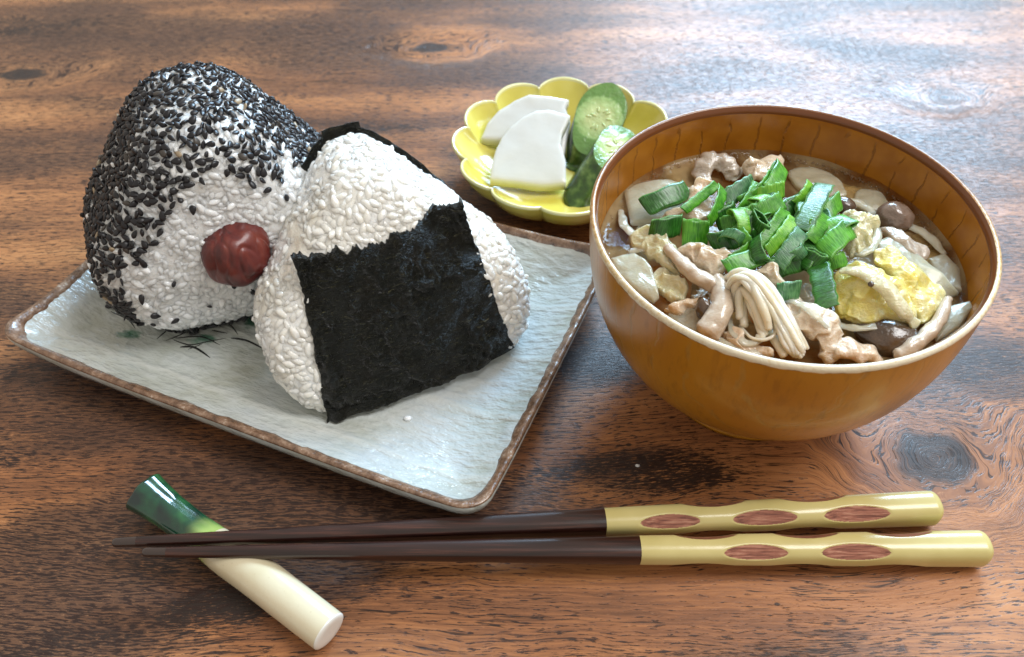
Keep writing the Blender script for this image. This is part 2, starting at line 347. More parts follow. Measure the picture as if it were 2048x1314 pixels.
# ------------------------------------------------------------------ rice balls
def sd_tri(px, py, a, b, c):
    P = np.stack([px, py], -1); best = None; sg = None
    for p0, p1, p2 in ((a, b, c), (b, c, a), (c, a, b)):
        e = np.array(p1)-np.array(p0); v = P-np.array(p0); t = np.clip((v@e)/(e@e), 0, 1); q = v-t[..., None]*e
        d2 = (q*q).sum(-1); s = np.sign(e[0]*(p2[1]-p0[1])-e[1]*(p2[0]-p0[0]))*(e[0]*v[..., 1]-e[1]*v[..., 0])
        best = d2 if best is None else np.minimum(best, d2); sg = s if sg is None else np.minimum(sg, s)
    return np.where(sg > 0, -1, 1)*np.sqrt(best)
class Onigiri:
    def __init__(s, base, ang, Wd, Hh, T, rc, re, lean, puff=4.0):
        s.base = np.array(base, float); s.W, s.H, s.T, s.rc, s.re, s.puff = Wd, Hh, T, rc, re, puff
        c, n_ = math.cos(R(ang)), math.sin(R(ang)); l = R(lean)
        s.ex = np.array([c, n_, 0]); ny = np.array([-n_, c, 0])        # x along the face, y to the back
        s.ez = np.array([0, 0, 1])+ny*math.tan(l); s.ey = ny; s.B = np.stack([s.ex, s.ey, s.ez]); s.Bi = np.linalg.inv(s.B)
        k = rc; s.tri = ((-(Wd/2-k), k), ((Wd/2-k), k), (0, Hh-k)); s.cen = np.array([0, 0, Hh*.40])
    def d2(s, x, z): return sd_tri(x, z, *s.tri)-s.rc
    def sdf(s, q):
        x, y, z = q[..., 0], q[..., 1], q[..., 2]; d2 = s.d2(x, z)
        t = s.T/2-s.puff*(np.hypot(x, z-s.H*.38)/(s.W*.5))**2
        a = d2+s.re; b = np.abs(y)-t+s.re
        return np.minimum(np.maximum(a, b), 0)+np.hypot(np.maximum(a, 0), np.maximum(b, 0))-s.re
    def cast(s, D, off=0.0):
        lo = np.full(len(D), 2.0); hi = np.full(len(D), 120.0)
        for _ in range(26):
            m = (lo+hi)/2; ins = s.sdf(s.cen+D*m[:, None]) < off; lo = np.where(ins, m, lo); hi = np.where(ins, hi, m)
        return s.cen+D*((lo+hi)/2)[:, None]
    def normal(s, q):
        e = .3; g = [s.sdf(q+np.eye(3)[i]*e)-s.sdf(q-np.eye(3)[i]*e) for i in range(3)]
        return nrm(np.stack(g, -1))
    def world(s, q): return s.base+q@s.B
    def wdir(s, q): return nrm(q@s.Bi.T)
    def yface(s, x, z, off, back=False):
        """depth of the front (or back) face at x, z, held inside the outline"""
        x = np.asarray(x, float).copy(); z = np.asarray(z, float).copy()
        z = np.clip(z, 5, s.H-7)
        for _ in range(40):
            m = s.d2(x, z) > -4.0; x = np.where(m, x*.96, x)
            if not m.any(): break
        lo = np.zeros_like(x); hi = np.full_like(x, 70.0); sg = 1 if back else -1
        for _ in range(24):
            m = (lo+hi)/2; ins = s.sdf(np.stack([x, sg*m, z], -1)) < off; lo = np.where(ins, m, lo); hi = np.where(ins, hi, m)
        return sg*(lo+hi)/2
def rice_material(name, tint):
    s = Mat(name); p = s.co(); n1 = s.noise(s.scale(p, .05), 1, 2); n2 = s.noise(s.scale(p, .9), 1, 2)
    col = s.mix(s.ss(n1, .35, .65), tint, (.85, .85, .83))
    s.set(col=col, rough=s.m('ADD', .10, s.m('MULTIPLY', n2, .2)), sss=.6, sssr=(1.0, .9, .8), ssss=.003, spec=.6, normal=s.bump(s.m('ADD', n2, s.noise(s.scale(p, .45), 1, 3)), .35, .6)); return s
RICE = rice_material('steamed rice', (.81, .83, .84)); RICEW = rice_material('steamed rice of the nori ball', (.83, .79, .69))  # nori ball rice tinted cream to stand in for warm room light
CAMP = np.array([0, 0, 241.6])
def quat_from(xd, nd):
    nd = nrm(nd); xd = nrm(xd-nd*np.dot(xd, nd)); yd = np.cross(nd, xd)
    return Matrix(((xd[0], yd[0], nd[0]), (xd[1], yd[1], nd[1]), (xd[2], yd[2], nd[2])))
def poisson(P, r):
    cell = {}; keep = []
    for i, p in enumerate(P):
        k = tuple((p//r).astype(int)); ok = True
        for dx in (-1, 0, 1):
            for dy in (-1, 0, 1):
                for dz in (-1, 0, 1):
                    for j in cell.get((k[0]+dx, k[1]+dy, k[2]+dz), ()):
                        if ((P[j]-p)**2).sum() < r*r: ok = False
        if ok: cell.setdefault(k, []).append(i); keep.append(i)
    return np.array(keep)
def rand_dirs(n): return nrm(rng.normal(size=(n, 3)))
def bent_grain(seed, L, Wd, Tk, bend):
    v, f = ICO2; v = v.copy(); q = v.copy()
    w = 1-.22*np.abs(v[:, 0])**3*(1 if seed % 2 else .6)
    q[:, 0] = v[:, 0]*L; q[:, 1] = v[:, 1]*Wd*w+bend*(v[:, 0]**2-.4); q[:, 2] = v[:, 2]*Tk*w-.35*v[:, 0]**2
    q += np.stack([vn(q, .9, seed+1), vn(q, .9, seed+4), vn(q, .9, seed+6)], -1)*.16
    return q, f
def place_bits(parent, name, stuffname, pts, nrms, shapes, mats, score, limit=300, flat=.35, scl=(.85, 1.2), ratio=None):
    """the best-seen become objects of their own, the rest one mesh"""
    P0 = np.array(worldloc(parent)[:]); order = np.argsort(-score); datas = []
    pick = [rng.choice(len(mats), p=ratio) if ratio is not None else 0 for _ in pts]
    cache = {}
    SV = {}; 
    for rank, i in enumerate(order):
        nd = nrm(nrms[i]+rng.normal(size=3)*flat); xd = nrm(np.cross(nd, rng.normal(size=3)))
        M = quat_from(xd, nd); k = int(rng.integers(len(shapes))); sc = float(rng.uniform(*scl)); mi = pick[i]
        if rank < limit:
            if (k, mi) not in cache: cache[(k, mi)] = mesh_data(name, shapes[k][0], shapes[k][1], mats[mi])
            o = link(bpy.data.objects.new(name, cache[(k, mi)])); o.parent = parent
            o.location = Vector(pts[i]-P0)*MM; o.rotation_mode = 'QUATERNION'; o.rotation_quaternion = M.to_quaternion(); o.scale = (sc, sc, sc)
        else:
            A = np.array(M); SV.setdefault(mi, []).append((shapes[k][0]*sc)@A.T+pts[i]); SV.setdefault((mi, 'f'), []).append(shapes[k][1])
    for mi in range(len(mats)):
        if mi not in SV: continue
        V = []; F = []; off = 0
        for v, f in zip(SV[mi], SV[(mi, 'f')]):
            V.append(v); F += [tuple(a+off for a in q) for q in f]; off += len(v)
        tag(mk(stuffname, np.concatenate(V), F, mats[mi], parent), kind='stuff')
GRAINS = [bent_grain(i, 2.85, 1.24, 1.12, b) for i, b in enumerate((-.5, -.2, .3, .6, .1))]
def rice_ball(on, parent, mat, keep, vis, cnt=60000, rmin=1.65):
    D = ICO6[0]; q = on.cast(D, -.08); nn = on.normal(q); q = q+nn*(vn(q, .30, 2)*.35+vn(q, .12, 5)*.4)[:, None]
    w = on.world(q); w[:, 2] = np.maximum(w[:, 2], on.base[2]+.3)
    mk('rice_core', w, ICO6[1], mat, parent)
    D = rand_dirs(cnt); q = on.cast(D, -.76); nn = on.normal(q); q = q+nn*(vn(q, .12, 5)*.4+rng.uniform(-.42, .20, len(q)))[:, None]
    m = (q[:, 2] > 1.5) & keep(q, nn); q, nn = q[m], nn[m]; k = poisson(q, rmin); q, nn = q[k], nn[k]
    w = on.world(q); wn = on.wdir(nn)
    view = nrm(CAMP-w); sc = (view*wn).sum(1)+vis(q, w)
    place_bits(parent, 'rice_grain', 'rice_grains', w, wn, GRAINS, [mat], sc, flat=.30, scl=(.75, 1.2))

# --- nori rice ball (front)
ON = Onigiri((-34.8, 199.7, 7.4), 24.0, 92.5, 62, 37, 17.5, 9.5, 34, 4)
noriball = thing('nori_rice_ball', 'triangular white rice ball wrapped in a black nori sheet', 'rice ball', ON.base)
def hw(z):   # half width of the ball's outline at height z
    x = np.linspace(0, 60, 241); Z = np.broadcast_to(np.asarray(z, float)[:, None], (len(z), 241)); d = ON.d2(np.broadcast_to(x, Z.shape), Z)
    return np.array([x[r < 0].max() if (r < 0).any() else 0.0 for r in d])
NB = ((-32.5, 0), (33.0, 0), (27.0, 53.0), (-27.5, 47.5))    # corners of the front of the sheet, x and z on the face
def nori_top(t):   # t 0..1 across -> height of ragged top edge
    return np.interp(t, [0, .25, .55, .72, .84, 1], [47.5, 46.0, 46.0, 47.0, 49.5, 49])
def in_nori(q):
    z = np.clip(q[:, 2], 0, 60); xl = np.interp(z, [0, 44], [-34.5, -29]); xr = np.interp(z, [0, 46], [33.5, 27.5]); t = np.clip((q[:, 0]-xl)/(xr-xl), 0, 1)
    return (q[:, 1] < 0) & (q[:, 0] > xl+1) & (q[:, 0] < xr-1) & (q[:, 2] < nori_top(t)-1.0)
rice_ball(ON, noriball, RICEW, lambda q, nn: ~in_nori(q), lambda q, w: np.where(q[:, 2] > 3, 0, -1.0))
def nori_material():
    s = Mat('toasted nori'); p = s.co()
    n1 = s.noise(s.scale(p, (.30, .30, .75)), 1, 3, .6, 1.5); n2 = s.noise(s.scale(p, (.8, .8, .40)), 1, 3, .65, 2.0); n3 = s.noise(s.scale(p, .12), 1, 3)
    fib_glint = s.noise(s.scale(p, (.22, .22, 1.5)), 1, 3, .6, 2.5)
    col = s.ramp(fib_glint, [(.35, (.0030, .0036, .0028)), (.56, (.009, .010, .006)), (.66, (.035, .033, .016)), (.78, (.15, .14, .075))])  # fibre colours; the palest stops paint in small glints
    col = s.mix(s.m('MULTIPLY', s.ss(n3, .5, .72), .5), col, (.016, .012, .006))
    h = s.m('ADD', s.m('ADD', s.m('MULTIPLY', n1, 1.0), s.m('MULTIPLY', n2, .45)), s.m('MULTIPLY', fib_glint, .7))
    s.set(col=col, rough=s.m('ADD', .12, s.m('MULTIPLY', n2, .24)), normal=s.bump(h, 2.8, 1.0), spec=.55); return s
NORI = nori_material()
def nori_sheet():
    nx, nz = 170, 150; V = []; F = []
    tx = np.linspace(0, 1, nx); tz = np.linspace(0, 1, nz); A, B = np.meshgrid(tx, tz, indexing='ij'); a, b = A.ravel(), B.ravel()
    ztop = nori_top(a)+(vn(np.c_[a*60, a*0, a*0], .33, 2)*1.0+vn(np.c_[a*60, a*0, a*0], 1.1, 5)*.7); zb = 1.0+3.0*a; z = zb+b*(ztop-zb)
    xl = np.interp(z, [0, 44], [-34.5, -29]); xr = np.interp(z, [0, 46], [33.5, 27.5])
    x = xl+a*(xr-xl); zz = np.c_[z, z*0, z*0]
    x = x+(vn(zz, .20, 11)*.5+vn(zz, 1.1, 12)*.3)*(1-np.clip(a*30, 0, 1))+(vn(zz, .20, 21)*.5+vn(zz, 1.1, 22)*.3)*(1-np.clip((1-a)*30, 0, 1))
    y = ON.yface(x, z, 1.0); q = np.c_[x, y, z]
    rel = vn(q, .08, 3)*.9+vn(q, .22, 7)*.95+vn(q, .55, 9)*.5
    y = y-np.maximum(rel, -.35)-np.clip((z-38)/10, 0, 1)*.2
    y = y+np.clip((5-z)/5, 0, 1)**2*.8                                   # the lower edge flares over the plate
    edge = np.clip((a-.93)/.07, 0, 1)*np.clip((z-20)/20, 0, 1); y = y-edge*.5
    q = np.c_[x, y, z]; V.append(q); F += grid_faces(nx, nz)
    yb = ON.yface(x, z, .55)+.45; o = nx*nz; V.append(np.c_[x, np.maximum(yb, y+.28), z]); F += grid_faces(nx, nz, off=o, flip=True)
    per = [i*nz for i in range(nx)]+[(nx-1)*nz+j for j in range(1, nz)]+[i*nz+nz-1 for i in range(nx-2, -1, -1)]+[j for j in range(nz-2, 0, -1)]
    for i in range(len(per)): p0, p1 = per[i], per[(i+1) % len(per)]; F.append((p1, p0, p0+o, p1+o))
    # underside strip and the back flap rising behind the apex
    nb = 80; mzb = 70; a2, b2 = [g.ravel() for g in np.meshgrid(np.linspace(-1, 1, nb), np.linspace(0, 1, mzb), indexing='ij')]
    z2 = .2+b2*(ON.H+.8-.2); h2 = np.minimum(31, hw(np.minimum(z2, ON.H-1))-2+2.8*np.clip((z2-30)/20, 0, 1)); x2 = a2*h2; zz = np.c_[z2, a2*3, z2*0]
    x2 = x2*(1+vn(zz, .25, 31)*.02*(np.abs(a2) > .95)); y2 = ON.yface(x2, z2, .7, True)
    y2 = y2-np.clip((z2-46)/20, 0, 1)**1.5*5+vn(np.c_[x2, z2, z2*0], .2, 6)*.6
    o1 = 2*nx*nz; V.append(np.c_[x2, y2, z2]); F += grid_faces(nb, mzb, off=o1, flip=True)
    o2 = o1+nb*mzb; V.append(np.c_[x2, y2-.35, z2]); F += grid_faces(nb, mzb, off=o2)
    per = [i*mzb for i in range(nb)]+[(nb-1)*mzb+j for j in range(1, mzb)]+[i*mzb+mzb-1 for i in range(nb-2, -1, -1)]+[j for j in range(mzb-2, 0, -1)]
    for i in range(len(per)): p0, p1 = per[i]+o1, per[(i+1) % len(per)]+o1; F.append((p0, p1, p1+nb*mzb, p0+nb*mzb))
    V = np.concatenate(V); W_ = ON.world(V); u, v = plate_local(W_); W_[:, 2] = np.maximum(W_[:, 2], plate_z(u, v)+.15)
    return W_, F
V, F = nori_sheet(); mk('nori_sheet', V, F, NORI, noriball)
# two specks of roe at the lower left of the ball
SPK = Mat('dark speck').set(col=(.02, .008, .008), rough=.3)

# --- sesame rice ball (behind)
OS = Onigiri((-102.3, 242.9, 7.4), 21.5, 91.5, 77, 63, 25.5, 14.5, 4.4, 5)
sesball = thing('sesame_rice_ball', 'white rice ball coated with black sesame seeds holding a red plum', 'rice ball', OS.base)
def ray_hit(on, px_dir, off=0.0):
    """where a direction from the camera position meets the ball (local coords)"""
    o = (CAMP-on.base)@on.Bi; d = nrm(np.array(px_dir, float)@on.Bi); t = 150.0
    for _ in range(200):
        s_ = on.sdf((o+d*t)[None])[0]-off
        t += min(s_, 5)*.8
        if abs(s_) < 1e-3: break
    return o+d*t
plq = ray_hit(OS, np.array((-97.0,231.0,30.0))-CAMP)
def not_plum(q, nn): return ((q-plq)**2).sum(1) > 8.5**2
rice_ball(OS, sesball, RICE, lambda q, nn: (nn[:, 1] < .55) & not_plum(q, nn), lambda q, w: np.where((q[:, 0] > 34) | (q[:, 2] > 54) | (q[:, 0] < -44), -1.5, 0.0), cnt=60000)
v, f = ICO2; sv = v.copy(); sv[:, 0] *= 1.85; tp = 1-.38*np.clip(v[:, 0], -1, 1)-.25*v[:, 0]**2*.5; sv[:, 1] *= 1.08*tp; sv[:, 2] *= .58*tp
sv2 = sv*np.array([.92, 1.08, 1.1]); sv3 = sv*np.array([1.08, .92, .9])
def seed_mat(name, c, r):
    s = Mat(name); p = s.co(); n1 = s.noise(s.scale(p, 1.3), 1, 2); s.set(col=s.mix(n1, c, tuple(k*1.6 for k in c)), rough=r, normal=s.bump(n1, .12, .6)); return s
SB, SG, ST = seed_mat('black sesame', (.0075, .007, .009), .36), seed_mat('grey sesame', (.045, .038, .032), .4), seed_mat('tan sesame', (.26, .20, .13), .4)
D = rand_dirs(20000); q = OS.cast(D, .75); nn = OS.normal(q)
d2 = -OS.d2(q[:, 0], q[:, 2]); front = nn[:, 1] < -.80
ins = -OS.sdf(np.c_[q[:, 0], q[:, 1]*0, q[:, 2]])
wavy = vn(q, .06, 4)*3+vn(q, .2, 8)*1.6
dens = np.where(front, 0, 1.0)
bandw = 10.5+np.clip((q[:, 2]-50)/18, 0, 1)*2.5+np.clip((-q[:, 0]-5)/40, 0, 1)*3+wavy-np.clip((q[:, 0]-8)/20, 0, 1)*7
dens = np.clip((bandw-ins)/4.5, 0, 1); dens = np.where(q[:, 1] > 0, 1, dens)
low = np.clip((17-q[:, 2])/6, 0, 1); dens = np.where((q[:, 1] < 0) & (low > 0) & (q[:, 2] > 4.5) & (q[:, 0] > -37), dens*(1-low)+.03*low, dens)
dens = np.maximum(dens**2.2*.97, .007)
m = (rng.random(len(q)) < dens) & (q[:, 2] > .8) & (nn[:, 1] < .9) & (((q-plq)**2).sum(1) > 11.5**2)
q, nn = q[m], nn[m]; k = poisson(q, 1.72); q, nn = q[k], nn[k]
k = rng.random(len(q)) < .93; q, nn = q[k], nn[k]; print('seeds', len(q))
w = OS.world(q); wn = OS.wdir(nn); sc = (nrm(CAMP-w)*wn).sum(1)-((q[:, 0] > 40) & (q[:, 2] < 55))*2
place_bits(sesball, 'sesame_seed', 'sesame_seeds', w+wn*.15, wn, [(sv, f), (sv2, f), (sv3, f)], [SB, SG, ST], sc, flat=.42, scl=(.76, 1.05), ratio=[.93, .055, .015])
# loose seeds on the plate
for p in ((-120.6,215.9,8.0), (-114.5,214.3,8.0), (-148.2,227.1,8.0)):
    u, v_ = plate_local(np.array(p)); z = float(plate_z(u, v_))
    o = mk('sesame_seed', sv*1.05+np.array([p[0], p[1], z+.5]), f, SB, loc=(p[0], p[1], z))
    lab = {0: 'loose black sesame seed on the painted twigs, the left one', 1: 'loose black sesame seed on the painted twigs, the right one', 2: 'loose black sesame seed at the left foot of the sesame rice ball'}
    tag(o, lab[[(-120.6,215.9,8.0), (-114.5,214.3,8.0), (-148.2,227.1,8.0)].index(p)], 'sesame seed', 'loose sesame seeds on the plate')

# --- pickled plum
def plum():
    s = Mat('pickled plum skin'); p = s.co(); n1 = s.noise(s.scale(p, (.16, .16, .05)), 1, 3, .6, .6); n2 = s.noise(s.scale(p, 1.2), 1, 2)
    s.set(col=s.ramp(n1, [(.3, (.050, .007, .008)), (.5, (.120, .014, .011)), (.7, (.185, .032, .019))]), rough=.40, sss=.25, sssr=(1, .3, .2), ssss=.0015,
          normal=s.bump(s.m('ADD', n1, s.m('MULTIPLY', n2, .12)), .9, .5), coat=.3, coatr=.2)
    v, f = ICO6; c = OS.world((plq+np.array([0, 1.5, 0]))[None])[0]; r = 11.6
    q = v*r*np.array([1, 1, 1.03])
    wr = vn(v*np.array([10, 10, 4.0]), .15, 3)*.5+vn(v*10, .18, 5)*.5-np.maximum(0, .30-np.abs(vn(v*np.array([10, 10, 3.]), .21, 12)))*1.7
    return mk('pickled_plum', c+q*(1+wr/r)[:, None], f, s, loc=c)
tag(plum(), 'wrinkled dark red pickled plum pressed into the sesame rice ball', 'pickled plum')

# ------------------------------------------------------------------ flower dish with pickles
DC = (23.8, 310.1)
def dish():
    t = thing('flower_dish', 'small yellow glazed dish with twelve scalloped petals', 'dish', (*DC, 0))
    s = Mat('yellow glaze'); p = s.co(); x, y, z = s.sep(p); n1 = s.noise(s.scale(p, .06), 1, 2)
    s.set(col=s.mix(s.ss(n1, .35, .65), (.62, .54, .085), (.70, .62, .14)), rough=.14, coat=.8, coatr=.03, normal=s.bump(s.noise(s.scale(p, .15), 1, 2), .5, .4))
    e = Mat('pale yellow glaze edge').set(col=(.76, .72, .34), rough=.15, coat=.8, coatr=.03)
    th0 = R(14)
    def mod(amp0, inner):
        def m_(th, i, r, z):
            k = np.clip((r-20)/26, 0, 1); lobe = np.abs(np.sin(6*(th-th0)))**.62
            return r*(1+(lobe-.55)*.105*k**1.3), z+(lobe-.6)*1.8*k**2.5-(0 if not inner else 0)
        return m_
    inn = [(.01, 5.0), (8, 5.0), (16, 5.1), (24, 5.5), (30, 6.6), (35, 8.6), (39, 11.4), (42, 14.6), (44, 17.6), (45.2, 19.6)]
    V, F = lathe(inn, 360, DC, mod(0, True)); mk('bowl', V, F, s, t)
    out = [(46.6, 19.6), (45.6, 16.8), (43.5, 12.6), (40, 8.6), (34, 5.0), (27, 3.2), (25.5, 2.6), (25, .2), (22, .2), (21.5, 2.5), (.01, 2.6)]
    V, F = lathe(out, 360, DC, mod(0, False)); mk('outer_wall', V, F, s, t)
    rim = [(45.2, 19.55), (45.35, 20.3), (45.8, 20.75), (46.3, 20.6), (46.6, 20.1), (46.6, 19.55)]
    V, F = lathe(rim, 360, DC, mod(0, False)); mk('rim', V, F, e, t)
dish()
def daikon_mat(name, c, sssv=.6):
    s = Mat(name); p = s.co(); n1 = s.noise(s.scale(p, (.1, .1, .3)), 1, 3); n2 = s.noise(s.scale(p, .8), 1, 2)
    s.set(col=s.mix(s.ss(n1, .3, .7), c, tuple(min(.9, k*1.05) for k in c)), rough=.24, sss=sssv, sssr=(1, .95, .85), ssss=.003, normal=s.bump(s.m('ADD', n1, s.m('MULTIPLY', n2, .1)), .35, .5)); return s
DAI = daikon_mat('pickled daikon', (.55, .54, .50))
def flat_slice(name, pts, thick, mat, label, cat, group=None, **kw):
    V, F = slab(pts, thick, **kw); c = np.asarray(pts).mean(0); c[2] = V[:, 2].min()
    return tag(mk(name, V, F, mat, loc=c), label, cat, group)
flat_slice('pickled_daikon', [(-12.9,321.9,12.5), (-10.2,328.6,15.0), (-5.1,335.1,18.0), (1.7,340.0,20.0), (8.4,343.2,20.0), (17.0,342.9,20.0), (26.2,341.6,19.5), (24.6,337.6,15.0), (26.6,331.4,12.0), (23.2,315.6,9.5), (11.1,317.1,8.5), (-2.1,321.6,9.0)], 4.2, DAI, 'white daikon pickle slice at the back of the yellow dish', 'pickle', 'daikon pickles', edge=.75, amp=.25, freq=.08, sharp=True, plane=True, n=120)
flat_slice('pickled_daikon', [(-8.7,294.3,10.5), (-8.2,300.7,13.0), (-6.4,307.8,15.5), (-3.8,314.1,18.0), (0.3,320.2,20.0), (5.7,324.9,21.5), (11.1,327.9,21.5), (17.1,328.5,21.0), (26.0,326.1,20.5), (22.1,317.4,17.5), (21.3,311.6,16.0), (23.2,304.1,13.0), (23.0,293.6,10.0), (12.7,292.5,9.5), (1.9,293.8,9.8)], 4.4, DAI, 'white daikon pickle quarter slice in front, lying on another slice', 'pickle', 'daikon pickles', edge=.8, amp=.25, freq=.08, sharp=True, plane=True, n=140, seed=5.)
def cucumber(label, face_c, N, axis, r, L, sq=1.0):
    fc = np.array(face_c, float); N = nrm(N); a = nrm(axis)                 # a points from the face into the body
    t = thing('pickled_cucumber', label, 'pickle', (fc[0]+a[0]*L*.5, fc[1]+a[1]*L*.5, 4.5), 'cucumber pickles')
    skin = Mat('cucumber skin'); p = skin.co()
    bx = nrm(np.cross(a, (0, 0, 1))); by = np.cross(bx, a)
    st = skin.noise(skin.scale(p, .22), 1, 3); n2 = skin.noise(skin.scale(p, .9), 1, 2)
    skin.set(col=skin.ramp(st, [(.32, (.012, .035, .008)), (.5, (.03, .075, .012)), (.62, (.08, .15, .035)), (.75, (.16, .24, .08))]), rough=.24, sss=.1, ssss=.001, normal=skin.bump(n2, .25, .5), coat=.3, coatr=.1)
    n = 72; th = np.linspace(0, 2*np.pi, n, endpoint=False); rr = r*(1+.035*np.cos(3*th+.6)+.02*np.cos(5*th))
    ring0 = fc+np.outer(np.cos(th)*rr, bx)+np.outer(np.sin(th)*rr*sq, by)
    ring0 = ring0+np.outer(((fc-ring0)@N)/(a@N), a)
    ks = np.linspace(0, 1, 10); V = [fc+(ring0-fc)*.985+N*.25, ring0]
    for k in ks[1:]: V.append(ring0+np.outer(np.full(n, 1), a*L*k)+0)
    flat = V[-1]; cc = flat.mean(0); V.append(cc+(flat-cc)*.9+a*.8); V.append(cc+(flat-cc)*.02+a*.9)
    VV = np.concatenate(V); VV[:, 2] = np.maximum(VV[:, 2], 5.3)
    F = grid_faces(len(V), n, cv=True); mk('skin', VV, F, skin, t)
    fl = Mat('cucumber flesh'); p = fl.co(); fo = fc-np.array(worldloc(t)[:])
    dv = fl.N.new('ShaderNodeVectorMath'); dv.operation = 'DISTANCE'; fl.put(dv.inputs[0], p); dv.inputs[1].default_value = tuple(fo); rd = fl.m('DIVIDE', dv.outputs['Value'], r)
    nz = fl.noise(fl.scale(p, .5), 1, 3); rd2 = fl.m('ADD', rd, fl.m('MULTIPLY', fl.m('SUBTRACT', nz, .5), .3))
    fl.set(col=fl.ramp(rd2, [(.15, (.50, .58, .28)), (.45, (.54, .63, .30)), (.65, (.42, .55, .24)), (.9, (.32, .48, .18)), (1.05, (.14, .27, .07))]), rough=.16, sss=.45, sssr=(1, 1, .6), ssss=.003, normal=fl.bump(nz, .7, .6), coat=.3, coatr=.08)
    rings = []
    for k in (1.0, .9, .75, .6, .45, .3, .15, .01):
        q = fc+(ring0-fc)*k*.985; d = .28+.3*(1-k)**.5*(k < .95)+vn(q, .3, 4)*.25*(k < .9); rings.append(q+np.outer(np.broadcast_to(d, (n,)), N))
    F = grid_faces(len(rings), n, cv=True); fo_ = mk('flesh', np.concatenate(rings), F, fl, t)
    sm = Mat('cucumber seeds').set(col=(.50, .585, .275), rough=.10, sss=.4, ssss=.002)
    e1 = nrm(np.cross(N, a+np.array([.3, 0, .1]))); e2 = np.cross(N, e1)
    for k in range(9):
        an = k*2*np.pi/9+.3+float(rng.normal(0, .16)); rad = r*float(rng.uniform(.22, .45)); c = fc+e1*math.cos(an)*rad+e2*math.sin(an)*rad*1.1+N*.62
        d = nrm(e1*math.cos(an)+e2*math.sin(an)); b = np.cross(N, d); v, f = ICO2
        mk('cucumber_seed', c+np.outer(v[:, 0]*1.45, d)+np.outer(v[:, 1]*.55, b)+np.outer(v[:, 2]*.35, N), f, sm, fo_)
cucumber('cucumber pickle chunk with its pale cut face turned up at the back of the dish', (38.6,327.3,20.0), (-.08, -.52, .85), (-.25, -.30, -.92), 10.8, 15)
cucumber('dark striped cucumber pickle chunk lying in front, half hidden by the bowl', (44.4,304.8,20.0), (.30, -.25, .92), (-.55, -.45, -.70), 9.6, 22)

